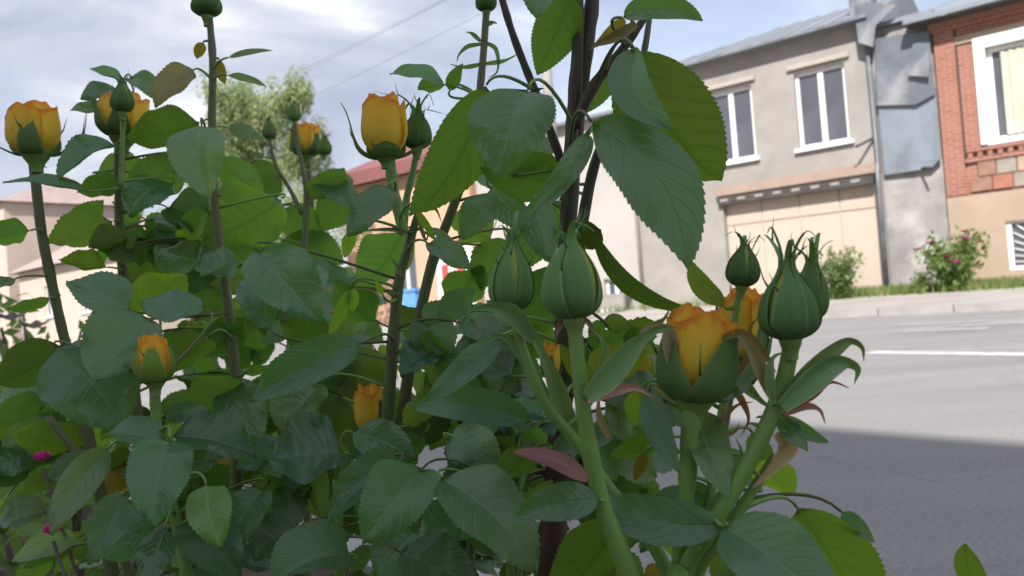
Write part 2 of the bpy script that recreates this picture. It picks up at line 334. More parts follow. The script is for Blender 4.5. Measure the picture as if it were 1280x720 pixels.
TAN = rough_mat('tan_plaster', (.33, .255, .19), (.39, .305, .23), 1.1, .92, .35, c3=(.37, .28, .21), s3=.5, bscale=25)
PEACH = rough_mat('peach_plaster', (.52, .32, .22), (.57, .36, .25), .7, .9, .2)
CREAM = rough_mat('cream_plaster', (.45, .365, .31), (.50, .41, .35), .5, .9, .2)
TRIM = rough_mat('window_hood', (.35, .31, .27), (.39, .35, .31), 2, .9)
LINTEL = rough_mat('lintel_plaster', (.29, .215, .175), (.33, .25, .205), 2, .9)
ROOFM = rough_mat('grey_sheet_metal', (.20, .225, .25), (.27, .295, .32), .6, .45, .05, metallic=.25, c3=(.17, .18, .19), s3=.4)
SHEET = rough_mat('pale_blue_sheet', (.19, .22, .26), (.245, .28, .32), .8, .5, .1, metallic=.2, c3=(.17, .19, .215), s3=.7)
SHEET_D = rough_mat('weathered_sheet', (.12, .135, .155), (.175, .19, .21), 1.5, .5, .15, metallic=.25, c3=(.28, .29, .30), s3=.9)
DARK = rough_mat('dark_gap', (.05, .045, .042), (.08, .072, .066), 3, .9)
REDROOF = rough_mat('red_roof', (.17, .07, .07), (.22, .09, .09), 1.5, .7, .2)
MAUVE = rough_mat('mauve_roof', (.33, .25, .24), (.38, .295, .28), .8, .7, .1)
SOIL = rough_mat('soil', (.05, .036, .025), (.10, .075, .05), 14, .95, .8, c3=(.14, .11, .08), s3=5)
EARTH = rough_mat('earth', (.16, .14, .10), (.24, .21, .16), .8, .95, .4, c3=(.12, .15, .06), s3=.3)
PAVE = rough_mat('pavement', (.30, .275, .25), (.38, .355, .33), 1.4, .9, .3, c3=(.25, .23, .21), s3=.5)
KERB = rough_mat('kerb_stone', (.27, .26, .25), (.34, .325, .31), 3, .9, .3)
CURT = rough_mat('curtain', (.42, .40, .31), (.55, .53, .42), 2, .9, stretch=(9, 9, .4))
STONE = [rough_mat('stone_%s' % n, a, b, 4, .9, .4) for n, a, b in (('red', (.31, .12, .085), (.36, .16, .11)), ('buff', (.36, .26, .18), (.42, .31, .22)), ('grey', (.25, .22, .19), (.31, .27, .23)), ('brown', (.24, .13, .10), (.29, .17, .13)))]
BARK = rough_mat('bark', (.13, .12, .095), (.20, .185, .15), 6, .95, .6)
TREELEAF = leaf_mat('tree_leaf', (.22, .28, .11), (.29, .35, .15), (.26, .31, .15), (.46, .58, .22), tfac=.4, veins=1, rtop=.6, bump=0)
WEED = leaf_mat('weed_leaf', (.05, .11, .03), (.10, .17, .05), (.10, .16, .06), (.22, .36, .07), tfac=.35, veins=1, rtop=.6, bump=0)
GRASS = leaf_mat('grass_blade', (.15, .18, .06), (.24, .25, .10), (.12, .19, .05), (.28, .4, .06), tfac=.35, veins=1, rtop=.6, bump=0)
PINK = rough_mat('pink_petal', (.62, .05, .28), (.75, .10, .40), 20, .6)
WHITEPET = rough_mat('white_petal', (.7, .66, .66), (.78, .75, .75), 20, .6)
WIRE = rough_mat('wire_black', (.12, .12, .13), (.15, .15, .16), 5, .6)
REDP = rough_mat('red_paint', (.52, .06, .06), (.58, .09, .085), 3, .5)
BLUEP = rough_mat('blue_paint', (.10, .27, .60), (.13, .32, .66), 3, .5)

# ------------------------------------------------------------------ the street (frame along the far facades)
G0 = np.array([9.252, 19.715, 0.0]); D_ = np.array([-.772, .636, 0]); D_ /= np.linalg.norm(D_)
NN = np.array([-.636, -.772, 0]); NN = unit(NN - np.dot(NN, D_) * D_)
PERP = float(-(G0 @ NN))                                              # 21.1 m from the camera to the facades
def fp(s, n, z): return G0 + s * D_ + n * NN + np.array([0, 0, z])
def fcorners(s0, s1, n0, n1, z0, z1):
    return [fp(s0, n0, z0), fp(s1, n0, z0), fp(s1, n1, z0), fp(s0, n1, z0), fp(s0, n0, z1), fp(s1, n0, z1), fp(s1, n1, z1), fp(s0, n1, z1)]
def fbox(name, s0, s1, n0, n1, z0, z1, mat, parent=None, **k):
    b = MB().box(fcorners(s0, s1, n0, n1, z0, z1))
    b.uv = [(-s - n, z) for z in (z0, z1) for s, n in ((s0, n0), (s1, n0), (s1, n1), (s0, n1))]
    return b.put(name, mat, parent, smooth=False, **k)
def strip(name, p0, p1, z0, z1, mat, s0=-120, s1=200):
    """a slab between two distances from the camera, running along the street"""
    o = fbox(name, s0, s1, PERP - p1, PERP - p0, z0, z1, mat, origin=(0, 0, 0)); o['kind'] = 'structure'; return o
put('ground', [(-900, -300, -.06), (900, -300, -.06), (900, 1600, -.06), (-900, 1600, -.06)], [(0, 1, 2, 3)], EARTH, origin=(0, 0, 0), smooth=False)['kind'] = 'structure'
strip('road', 1.25, 12.55, -.3, 0, ASPHALT)
kb = strip('far_pavement', 12.72, 30, -.3, .10, PAVE)
strip('garden_bed', -8, 1.1, -.3, .09, SOIL)
for k in range(46):                                                   # kerb stones, one by one along the visible stretch
    s = -9 + k * 1.0
    put('kerb_stone', MB().box(fcorners(s, s + .985, PERP - 12.72, PERP - 12.55, -.2, .115 + .006 * random.random())).v, [(3, 2, 1, 0), (4, 5, 6, 7), (0, 1, 5, 4), (1, 2, 6, 5), (2, 3, 7, 6), (3, 0, 4, 7)], KERB, kb, smooth=False)
nk = strip('garden_kerb', 1.1, 1.25, -.3, .11, KERB)
# painted line, and patches of sunlight imitated in pale colour, 4 mm above the asphalt
def paint(name, pts, mat, label):
    o = put(name, [np.array([x, y, .004]) for x, y in pts], [(0, 1, 2, 3)], mat, smooth=False); tag(o, label, 'road marking'); return o
l1, l2 = np.array([2.88, 6.50]), np.array([3.50, 5.55]); ld = (l1 - l2) / np.linalg.norm(l1 - l2); ln = np.array([ld[1], -ld[0]])
a_, b_ = l2 - ld * 6, l1 + ld * 0.05
paint('lane_line', [a_ - ln * .11, a_ + ln * .11, b_ + ln * .11, b_ - ln * .11], PAINT, 'solid white line painted along the sunlit road')
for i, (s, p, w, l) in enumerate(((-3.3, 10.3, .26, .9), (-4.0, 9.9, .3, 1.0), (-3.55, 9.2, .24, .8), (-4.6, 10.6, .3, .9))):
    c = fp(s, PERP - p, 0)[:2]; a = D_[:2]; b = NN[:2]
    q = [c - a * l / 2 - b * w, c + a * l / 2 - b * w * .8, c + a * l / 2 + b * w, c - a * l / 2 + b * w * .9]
    paint('sunlit_patch', q, PAINT_SUNLIT, ['painted patch of sunlight on the far lane, left of the others', 'painted patch of sunlight in the middle of the far lane', 'painted patch of sunlight nearest to the white line', 'painted patch of sunlight at the right picture edge by the kerb'][i])

# ------------------------------------------------------------------ houses across the street
def wall_holes(name, s0, s1, z0, z1, holes, mat, parent, n=0.0, t=.28, uvs=True):
    S = sorted({s0, s1, *[h[0] for h in holes], *[h[1] for h in holes]}); Z = sorted({z0, z1, *[h[2] for h in holes], *[h[3] for h in holes]})
    inside = lambda a, b: any(h[0] < a < h[1] and h[2] < b < h[3] for h in holes)
    b = MB()
    def quad(pts, uv): b.add(pts, [(0, 1, 2, 3)], uv)
    for i in range(len(S) - 1):
        for j in range(len(Z) - 1):
            a0, a1, c0, c1 = S[i], S[i + 1], Z[j], Z[j + 1]
            if inside((a0 + a1) / 2, (c0 + c1) / 2): continue
            quad([fp(a0, n, c0), fp(a0, n, c1), fp(a1, n, c1), fp(a1, n, c0)], [(-a0, c0), (-a0, c1), (-a1, c1), (-a1, c0)])
    for h in holes:
        x0, x1, y0, y1 = h
        for (p, q) in (((x0, y0), (x0, y1)), ((x0, y1), (x1, y1)), ((x1, y1), (x1, y0)), ((x1, y0), (x0, y0))):
            quad([fp(p[0], n, p[1]), fp(q[0], n, q[1]), fp(q[0], n - t, q[1]), fp(p[0], n - t, p[1])], [(p[0], p[1]), (q[0], q[1]), (q[0] + t, q[1]), (p[0] + t, p[1])])
    return b.put(name, mat, parent, smooth=False)
def shell(name, s0, s1, z0, z1, depth, mat, parent, n=0.0):
    """side and back walls behind a facade"""
    b = MB()
    for p, q in (((s0, n), (s0, n - depth)), ((s0, n - depth), (s1, n - depth)), ((s1, n - depth), (s1, n))):
        b.add([fp(*p, z0), fp(*q, z0), fp(*q, z1), fp(*p, z1)], [(0, 1, 2, 3)], [(0, z0), (depth, z0), (depth, z1), (0, z1)])
    return b.put(name, mat, parent, smooth=False)
def window(parent, s0, s1, z0, z1, n=-.12, mull=.5, fw=.085, sill=True, hood=None, curtain=False, name='window'):
    f = MB()
    for a, b, c, d in ((s0, s0 + fw, z0, z1), (s1 - fw, s1, z0, z1), (s0 + fw, s1 - fw, z0, z0 + fw), (s0 + fw, s1 - fw, z1 - fw, z1)):
        f.box(fcorners(a, b, n - .07, n, c, d))
    w = f.put(name, WHITE, parent, smooth=False)
    ms = [s0 + (s1 - s0) * mull] if mull else []
    for m in ms: fbox('mullion', m - .065, m + .065, n - .065, n + .012, z0 + fw, z1 - fw, WHITE, w)
    ed = [s0 + fw] + [x for m in ms for x in (m - .065, m + .065)] + [s1 - fw]
    for k in range(0, len(ed), 2): fbox('pane', ed[k], ed[k + 1], n - .045, n - .03, z0 + fw, z1 - fw, GLASS, w)
    if sill: fbox('sill', s0 - .1, s1 + .1, n - .02, .12, z0 - .09, z0 - .003, WHITE, w)
    if hood: fbox('hood', s0 - .14, s1 + .14, .003, .09, z1 + .10, z1 + .22, TRIM, w)
    return w
# grey two-storey house with garage
gh = thing('grey_house', fp(3.4, 0, 0), 'grey stuccoed two-storey house with wide cream garage door and white windows', 'house')
wins = [(.60, 1.88, 4.02, 6.0), (3.05, 4.33, 4.02, 6.0)]
wall_holes('wall', -.05, 6.95, 0, 6.95, wins + [(-.03, 4.14, -.0, 3.02)], STUCCO, gh)
shell('wall', -.05, 6.95, 0, 6.95, 9, STUCCO, gh)
for h in wins: window(gh, *h, hood=True)
gd = fbox('garage_door', -.03, 4.14, -.30, -.20, .02, 3.02, GARAGE, gh)
for a, b in ((0.0, 1.02), (1.05, 2.05), (2.08, 3.08), (3.11, 4.11)):
    fbox('panel', a, b, -.199, -.17, 2.28, 2.98, GARAGE, gd)
    fbox('panel', a, b if b < 4 else 4.11, -.199, -.17, .08, 2.24, GARAGE, gd)
fbox('lintel', -.05, 4.25, .003, .16, 3.10, 3.27, LINTEL, gh)
fbox('lintel', -.05, 4.25, .003, .07, 3.28, 3.36, LINTEL, gh)
fbox('beam', .1, 4.22, -.05, .13, 2.84, 3.06, DARK, gh)
for k in range(8): fbox('bracket', .42 + k * .5, .64 + k * .5, .132, .15, 2.93, 3.0, STUCCO, gh)
rf = MB()
e0, e1, ez, ov = -.12, 7.4, 6.95, .32
A, B = fp(e0, ov, ez), fp(e1, ov, ez); Cc, Dd = fp(e1, -9.3, ez), fp(e0, -9.3, ez); R0, R1 = fp(e0, -4.4, ez + 1.75), fp(3.4, -4.4, ez + 1.75)
up = np.array([0, 0, .09])
rf.add([A, B, R1, R0], [(0, 1, 2, 3)]); rf.add([B, Cc, R1], [(0, 1, 2)]); rf.add([Cc, Dd, R0, R1], [(0, 1, 2, 3)]); rf.add([Dd, A, R0], [(0, 1, 2)])
rf.add([A - up, B - up, B, A], [(0, 1, 2, 3)]); rf.add([B - up, Cc - up, Cc, B], [(0, 1, 2, 3)]); rf.add([A - up, Dd - up, Cc - up, B - up], [(0, 1, 2, 3)])
roof = rf.put('roof', ROOFM, gh, smooth=False)
for k in range(12):
    s = e0 + .3 + k * .6; top = R0 + (R1 - R0) * min(1, max(0, (s - e0) / (3.6 - e0))) if s < 3.6 else None
    t0 = fp(s, ov, ez + .012); t1 = top + np.array([0, 0, .012]) if top is not None else (B + (R1 - B) * ((e1 - s) / (e1 - 3.6)) + np.array([0, 0, .012]))
    MB().tube([t0, t1], .014, 4).put('seam', ROOFM, roof, smooth=False)
fbox('gutter', e0, e1, ov, ov + .1, ez - .10, ez - .02, SHEET_D, gh)
MB().tube([fp(-.0, .10, 6.7), fp(-.02, .10, 3.4), fp(-.03, .24, 3.1), fp(-.03, .24, .15)], .05, 8).put('downpipe', SHEET_D, gh)
MB().tube([fp(.05, .06, 3.95), fp(.35, .5, 3.75)], .035, 6).put('lamp_bracket', DARK, gh)
fbox('chimney', -.02, .5, -1.1, -.5, 7.0, 8.3, SHEET_D, gh)
# pale house to the left
ph = thing('pale_house', fp(10, 0, 0), 'long pale plastered house with small low window beside the grey house', 'house')
pw = [(7.55, 8.3, .15, 1.1), (10.1, 11.2, 3.4, 5.0)]
wall_holes('wall', 6.96, 13.3, 0, 6.2, pw, STUCCO_PALE, ph, n=-.05)
shell('wall', 6.96, 13.3, 0, 6.2, 8, STUCCO_PALE, ph, n=-.05)
window(ph, *pw[0], n=-.2, sill=True); window(ph, *pw[1], n=-.2)
MB().tube([fp(6.86, .1, 6.85), fp(6.86, .1, .1)], .055, 8).put('downpipe', STUCCO, ph)
MB().add([fp(6.98, .25, 6.2), fp(13.4, .25, 6.2), fp(13.4, -4, 7.3), fp(6.98, -4, 7.3), fp(6.98, -8.3, 6.2), fp(13.4, -8.3, 6.2), fp(6.98, .25, 6.1), fp(13.4, .25, 6.1)], [(0, 1, 2, 3), (3, 2, 5, 4), (6, 7, 1, 0), (0, 3, 4), (1, 2, 5)]).put('roof', ROOFM, ph, smooth=False)
fbox('plinth', 6.97, 13.29, -.049, .02, 0, .62, STUCCO, ph)
# gap between the houses: concrete wall and loose metal sheets
gw = thing('concrete_annex', fp(-.75, 0, 0), 'raw concrete annex clad with blue-grey metal sheets between grey and brick houses', 'annex')
fbox('wall', -1.44, -.06, -3.5, -.06, 0, 6.6, CONCRETE, gw)
def sheet(pts, mat, off, nm='metal_sheet'):
    b = MB(); top = [fp(s, off + k, z) for s, z, k in pts]; bot = [fp(s, off + k - .03, z) for s, z, k in pts]; m = len(pts)
    b.add(top + bot, [tuple(range(m)), tuple(range(2 * m - 1, m - 1, -1))] + [(i, i + m, (i + 1) % m + m, (i + 1) % m) for i in range(m)])
    return b.put(nm, mat, gw, smooth=False)
sheet([(-.14, 3.0, .0), (-1.2, 3.0, .05), (-1.43, 3.22, .10), (-1.42, 4.9, .04), (-.95, 4.7, .0), (-.12, 4.85, -.02)], SHEET, .06)
sheet([(-.12, 4.72, .02), (-1.0, 4.55, .06), (-1.42, 4.7, .08), (-1.40, 6.2, .05), (-.7, 6.3, .02), (-.2, 6.35, .0)], SHEET_D, .11)
sheet([(-.9, 5.25, .10), (-1.35, 5.1, .16), (-1.41, 5.9, .10), (-1.05, 6.0, .05)], SHEET_D, .16, 'sheet_flap')
sheet([(.12, 6.3, .0), (-.2, 6.1, .0), (-.3, 6.6, .0), (-.8, 6.95, .0), (-.2, 7.2, .0), (.16, 7.25, .0)], SHEET_D, .34, 'roof_flashing')
fbox('roof', -1.5, -.1, -3.6, .1, 6.62, 6.72, ROOFM, gw)
MB().tube([fp(-1.0, .1, 3.03), fp(-1.25, .42, 2.98)], .03, 6).put('spout', DARK, gw)
# red brick house
bh = thing('brick_house', fp(-5, 0, 0), 'red brick house with white framed window and tan plastered base', 'house')
bw, cw = (-4.15, -2.32, 3.36, 5.70), (-3.9, -2.58, .46, 1.56)
wall_holes('wall', -10, -1.45, 2.26, 6.36, [bw, (-7.9, -6.1, 3.36, 5.7)], BRICK, bh, n=.0)
wall_holes('plinth', -10, -1.45, 0, 2.25, [cw], TAN, bh, n=.05)
shell('wall', -10, -1.45, 0, 6.36, 9, BRICK, bh, n=-.0)
# pilaster and string courses, each brick course piece set proud
fbox('pilaster', -1.88, -1.46, .002, .07, 2.27, 6.115, BRICK, bh)
fbox('groove', -1.925, -1.885, .001, .012, 2.9, 6.11, DARK, bh)
fbox('string_course', -9.9, -1.47, .003, .045, 5.76, 5.94, TAN, bh)
fbox('cornice', -10, -1.40, .003, .10, 6.12, 6.22, BRICK, bh); fbox('cornice', -10, -1.38, .003, .16, 6.225, 6.35, BRICK, bh)
for k in range(16): fbox('dentil', -2.06 - k * .2, -1.96 - k * .2, .003, .085, 3.10, 3.22, BRICK, bh)
fbox('sill_course', -5.2, -1.95, .003, .11, 3.225, 3.30, BRICK, bh); fbox('sill_course', -5.2, -1.90, .003, .075, 3.0, 3.09, BRICK, bh)
k = 0
for row, (z0, z1) in enumerate(((2.32, 2.63), (2.66, 2.98))):
    s = -1.97 - (.17 if row else 0)
    while s > -5.2:
        w = .36 + .16 * random.random()
        fbox('stone_block', s - w + .03, s, .003, .035 + .02 * random.random(), z0, z1, random.choice(STONE), bh); s -= w
win = window(bh, bw[0] + .16, bw[1] - .16, bw[2] + .05, bw[3] - .16, n=-.14, fw=.10, mull=.5, sill=True)
for a, b, c, d in ((bw[0] - .07, bw[0] + .15, bw[2], bw[3] + .09), (bw[1] - .15, bw[1] + .07, bw[2], bw[3] + .09), (bw[0] + .151, bw[1] - .151, bw[3] - .15, bw[3] + .09)):
    fbox('surround', a, b, -.12, .075, c, d, WHITE, win)
cu = MB()
ss = np.linspace(-2.75, -4.0, 40)
P = np.array([[fp(s, -.085 + .018 * math.sin(i * 1.3), z) for i, s in enumerate(ss)] for z in (3.52, 5.4)])
cu.grid(P).put('curtain', CURT, win)
cwin = MB()
for a, b, c, d in ((cw[0], cw[0] + .1, cw[2], cw[3]), (cw[1] - .1, cw[1], cw[2], cw[3]), (cw[0] + .1, cw[1] - .1, cw[2], cw[2] + .08), (cw[0] + .1, cw[1] - .1, cw[3] - .06, cw[3])): cwin.box(fcorners(a, b, -.12, -.03, c, d))
cwo = cwin.put('basement_window', WHITE, bh, smooth=False)
fbox('pane', cw[0] + .1, cw[1] - .1, -.115, -.10, cw[2] + .08, cw[3] - .06, GLASS, cwo)
for k in range(12):
    a = math.radians(4 + k * 7.6); st = np.array([cw[0] + .12, cw[2] + .1])
    d = np.array([math.cos(a), math.sin(a)]); L_ = min((cw[1] - .12 - st[0]) / max(d[0], 1e-3), (cw[3] - .08 - st[1]) / max(d[1], 1e-3))
    MB().tube([fp(*st, -.07)[:] * 0 + fp(st[0], -.07, st[1]), fp(st[0] + d[0] * L_, -.07, st[1] + d[1] * L_)], .018, 5).put('grille_bar', WHITE, cwo)
fbox('ledge', -9.9, -2.5, .052, .12, .26, .36, TAN, bh)
br = MB(); up = np.array([0, 0, .10])
A, B, R0, R1 = fp(-.95, .6, 6.37), fp(-10.5, .6, 6.37), fp(-.95, -4.5, 8.0), fp(-10.5, -4.5, 8.0); Cc, Dd = fp(-.95, -9.5, 6.37), fp(-10.5, -9.5, 6.37)
br.add([A, R0, R1, B], [(0, 1, 2, 3)]); br.add([R0, Cc, Dd, R1], [(0, 1, 2, 3)]); br.add([A, A + up, B + up, B], [(0, 1, 2, 3)])
br.add([A + up, R0 + up, R1 + up, B + up], [(0, 1, 2, 3)]); br.add([R0 + up, Cc + up, Dd + up, R1 + up], [(0, 1, 2, 3)]); br.add([A, R0, R0 + up, A + up], [(0, 1, 2, 3)])
br.put('roof', ROOFM, bh, smooth=False)
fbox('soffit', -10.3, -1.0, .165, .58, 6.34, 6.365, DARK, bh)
# peach house with red roof further left
pe = thing('peach_house', fp(17, 0, 0), 'peach plastered house with red roof behind the rose stems', 'house')
hp = [(14.0, 14.9, 1.0, 3.0), (16.6, 17.8, 1.2, 3.2)]
wall_holes('wall', 13.6, 20.6, 0, 5.75, hp, PEACH, pe); shell('wall', 13.6, 20.6, 0, 5.75, 8, PEACH, pe)
window(pe, *hp[1])
fbox('door', 14.0, 14.9, -.2, -.14, 1.0, 3.0, REDP, pe)
fbox('pillar', 13.62, 13.95, .02, .2, 0, 3.3, WHITE, pe); fbox('pillar', 15.0, 15.3, .02, .2, 0, 3.3, WHITE, pe)
MB().add([fp(13.4, .5, 5.7), fp(20.9, .5, 5.7), fp(20.9, -4, 8.0), fp(13.4, -4, 8.0), fp(13.4, -8.5, 5.7), fp(20.9, -8.5, 5.7), fp(13.4, .5, 6.2), fp(20.9, .5, 6.2)], [(0, 1, 7, 6), (6, 7, 2, 3), (3, 2, 5, 4), (0, 6, 3, 4), (1, 5, 2, 7)]).put('roof', REDROOF, pe, smooth=False)
po = thing('striped_post', fp(13.85, 1.2, 0), 'red post with white sides standing before the peach house', 'post')
fbox('post', 13.7, 14.0, 1.1, 1.3, 0, 2.05, REDP, po); fbox('side_board', 13.45, 13.69, 1.12, 1.28, 0, 2.0, WHITE, po); fbox('side_board', 14.01, 14.25, 1.12, 1.28, 0, 2.0, WHITE, po)
bb = thing('blue_bin', fp(15.4, 1.2, 0), 'blue bin glimpsed between leaves beside the red post', 'bin')
fbox('body', 15.1, 15.75, 1.0, 1.6, .1, 1.25, BLUEP, bb); fbox('lid', 15.05, 15.8, .95, 1.65, 1.253, 1.36, BLUEP, bb)
# far left houses
fh = thing('mauve_roofed_house', fp(47, 0, 0), 'cream house with long mauve roof beyond the leftmost rose stem', 'house')
wall_holes('wall', 38, 56, 0, 5.2, [(41, 42.3, 2, 4), (45, 46.3, 2, 4), (50.5, 51.8, 2, 4)], CREAM, fh); shell('wall', 38, 56, 0, 5.2, 9, CREAM, fh)
for a in (41, 45, 50.5): window(fh, a, a + 1.3, 2, 4)
MB().add([fp(37.5, .6, 5.2), fp(56.5, .6, 5.2), fp(54, -4.5, 8.0), fp(40, -4.5, 8.0), fp(37.5, -9.5, 5.2), fp(56.5, -9.5, 5.2)], [(0, 1, 2, 3), (3, 2, 5, 4), (0, 3, 4), (1, 5, 2)]).put('roof', MAUVE, fh, smooth=False)
fi = thing('tall_cream_house', fp(66, 0, 0), 'tall pale cream house at the left picture edge', 'house')
wall_holes('wall', 58, 74, 0, 10.5, [(60, 61.5, 6.5, 8.5), (63.5, 65, 6.5, 8.5), (60, 61.5, 2.5, 4.5), (63.5, 65, 2.5, 4.5)], CREAM, fi); shell('wall', 58, 74, 0, 10.5, 10, CREAM, fi)
for a, z in ((60, 6.5), (63.5, 6.5), (60, 2.5), (63.5, 2.5)): window(fi, a, a + 1.5, z, z + 2)
MB().add([fp(57.6, .5, 10.5), fp(74.5, .5, 10.5), fp(72, -5, 13), fp(60, -5, 13), fp(57.6, -10.5, 10.5), fp(74.5, -10.5, 10.5)], [(0, 1, 2, 3), (3, 2, 5, 4), (0, 3, 4), (1, 5, 2)]).put('roof', MAUVE, fi, smooth=False)
# the house behind the camera, whose shade covers the roses and the near lane
SD = unit([-.64, .77, 0]); SN = unit([.77, .64, 0])
def sp_(a, b, z): return SD * a + SN * b + np.array([0, 0, z])
bk = thing('near_house', sp_(-5, -9, 0), 'plastered three-storey house on the near side whose shade falls on the roses', 'house')
def sbox(name, a0, a1, b0, b1, z0, z1, mat, par):
    return MB().box([sp_(a0, b0, z0), sp_(a1, b0, z0), sp_(a1, b1, z0), sp_(a0, b1, z0), sp_(a0, b0, z1), sp_(a1, b0, z1), sp_(a1, b1, z1), sp_(a0, b1, z1)]).put(name, mat, par, smooth=False)
sbox('wall', -10, -.5, -15, -6.4, 0, 10.1, STUCCO_PALE, bk)
MB().add([sp_(-10.4, -6.0, 10.2), sp_(-.1, -6.0, 10.2), sp_(-.1, -10.7, 11.5), sp_(-10.4, -10.7, 11.5), sp_(-10.4, -15.4, 10.2), sp_(-.1, -15.4, 10.2)], [(0, 1, 2, 3), (3, 2, 5, 4), (0, 3, 4), (1, 5, 2), (0, 4, 5, 1)]).put('roof', ROOFM, bk, smooth=False)
for a in (-9, -6.2, -3.4):
    for z in (1.0, 4.1, 7.2):
        w = sbox('window', a, a + 1.3, -6.39, -6.35, z, z + 1.7, WHITE, bk)
        sbox('pane', a + .1, a + .62, -6.348, -6.33, z + .1, z + 1.6, GLASS, w); sbox('pane', a + .68, a + 1.2, -6.348, -6.33, z + .1, z + 1.6, GLASS, w)
# overhead wires and their poles
S_POLE = 4.48
def pole(s, n, h, label):
    p = thing('utility_pole', fp(s, n, 0), label, 'pole', 'utility poles along the far kerb')
    MB().tube([fp(s, n, 0), fp(s, n, h)], [.14, .09], 10).put('shaft', CONCRETE, p)
    fbox('crossarm', s - .06, s + .06, n - .7, n + .7, h - .5, h - .38, DARK, p)
pole(-14, 7.4, 8.0, 'concrete utility pole beyond the right picture edge'); pole(S_POLE, 7.4, 8.0, 'concrete utility pole half hidden behind the thick dark rose cane'); pole(62, 7.4, 8.0, 'concrete utility pole far along the street behind the left rose leaves')
for i, (dn, h, sag, lb) in enumerate(((-.6, 7.62, 1.3, 'black overhead wire, the lowest across the grey house'), (0, 8.0, 1.2, 'black overhead wire, the middle one along the street'), (.6, 7.62, .9, 'black overhead wire, the one nearest to the road'))):
    t = np.linspace(0, 1, 30); pts = [fp(a + (b - a) * u, 7.4 + dn, h - sag * 4 * u * (1 - u)) for a, b in ((-14, S_POLE), (S_POLE, 62)) for u in t]
    tag(MB().tube(pts, .005, 5).put('overhead_wire', WIRE), lb, 'wire', 'wires along the street')

# ------------------------------------------------------------------ plants of the street
def leaf_cards(center_fn, n, size, b, droop=0.0, aspect=.5, seed=0):
    """n small folded leaves spread by center_fn() -> (point, outward dir)"""
    for _ in range(n):
        c, d = center_fn(); d = unit(np.asarray(d) + rng.normal(0, .6, 3) + np.array([0, 0, -droop]))
        s = unit(np.cross(d, rng.normal(0, 1, 3))); L_ = size * (.6 + .8 * rng.random()); W = L_ * aspect; nn = np.cross(s, d)
        b.add([c, c + d * L_ * .45 + s * W * .5 + nn * W * .12, c + d * L_, c + d * L_ * .45 - s * W * .5 + nn * W * .12, c + d * L_ * .5], [(0, 1, 4), (1, 2, 4), (2, 3, 4), (3, 0, 4)], [(.5, 0), (1, .5), (.5, 1), (0, .5), (.5, .5)])
def tree(base, h, rx, label, n=5200, size=.16):
    t = thing('willow_tree', base, label, 'tree'); base = np.asarray(base, float)
    b = MB(); ends = []
    trunk = catmull([base, base + [.1, 0, h * .25], base + [-.1, .1, h * .5], base + [.05, 0, h * .8]], 14); b.tube(trunk, np.linspace(.2, .05, 14), 9)
    for k in range(26):
        i = rng.integers(4, 14); p = trunk[i]; a = rng.random() * 6.28; l = rx * (.55 + .5 * rng.random()) * (1.15 - .6 * (i / 14))
        q = p + np.array([math.cos(a) * l, math.sin(a) * l, h * (.10 + .14 * rng.random())]); m = (p + q) / 2 + [0, 0, .3]
        pa = catmull([p, m, q], 8); b.tube(pa, np.linspace(.06, .015, 8), 5); ends += [pa[j] for j in (3, 4, 5, 6, 7, 7)]
    b.put('trunk', BARK, t)
    c = MB(); clumps = []
    for q in ends: clumps.append((q + rng.normal(0, .22, 3), .28 + .3 * rng.random()))
    def fn():
        q, r = clumps[rng.integers(len(clumps))]; v = rng.normal(0, 1, 3); v = v / np.linalg.norm(v) * r * rng.random() ** .4
        v[2] *= 1.5
        return q + v + np.array([0, 0, -.2 * rng.random()]), unit(v + [0, 0, -.4])
    leaf_cards(fn, n, size, c, droop=.8, aspect=.42)
    c.put('crown', TREELEAF, t)
    return t
tb = at(352, 399, 27); tree((tb[0], tb[1], 0), 8.9, 3.0, 'pale green airy tree standing behind the back rosebuds', n=42000, size=.13)
tb = at(215, 399, 46); tree((tb[0], tb[1], 0), 7.0, 2.2, 'small distant tree showing between the left rose stems', n=2200, size=.22)
def shrub(base, h, r, label, flowers=0, fmat=PINK, n=420, size=.09, name='shrub', cat='shrub', mat=WEED, tint=None):
    base = np.asarray(base, float); t = thing(name, base, label, cat)
    b = MB(); tips = []
    for k in range(14):
        a = rng.random() * 6.28; l = r * (.3 + .7 * rng.random()); hh = h * (.55 + .45 * rng.random())
        pa = catmull([base + rng.normal(0, .03, 3) * [1, 1, 0], base + [math.cos(a) * l * .4, math.sin(a) * l * .4, hh * .5], base + [math.cos(a) * l, math.sin(a) * l, hh]], 7)
        b.tube(pa, np.linspace(.012, .004, 7), 5); tips.append(pa)
    b.put('stem', BARK, t)
    c = MB()
    def fn():
        pa = tips[rng.integers(len(tips))]; p = pa[rng.integers(1, 7)] + rng.normal(0, r * .16, 3); p[2] = max(p[2], base[2] + .02)
        return p, unit(rng.normal(0, 1, 3) + [0, 0, .2])
    leaf_cards(fn, n, size, c)
    c.put('foliage', mat, t, color=tint)
    for k in range(flowers):
        pa = tips[k % len(tips)]; p = pa[-1] + rng.normal(0, r * .12, 3); f = MB()
        for j in range(7):
            a = j * .9; d = np.array([math.cos(a), math.sin(a), .5]); s_ = np.array([-math.sin(a), math.cos(a), 0]); z = .085 * size / .09
            f.add([p, p + d * z * .6 + s_ * z * .4, p + d * z * 1.2, p + d * z * .6 - s_ * z * .4], [(0, 1, 2, 3)])
        f.put('flower', fmat, t)
    return t
shrub(fp(.45, 2.2, .1), 1.15, .55, 'loose dark green shrub before the cream garage door', n=1500, size=.11, tint=(1.2, 1.1, 1))
shrub(fp(-1.75, 1.6, .1), 1.15, .65, 'bushy green shrub with magenta flowers below the brick house', 14, n=2400, size=.12, tint=(1.4, 1.3, 1))
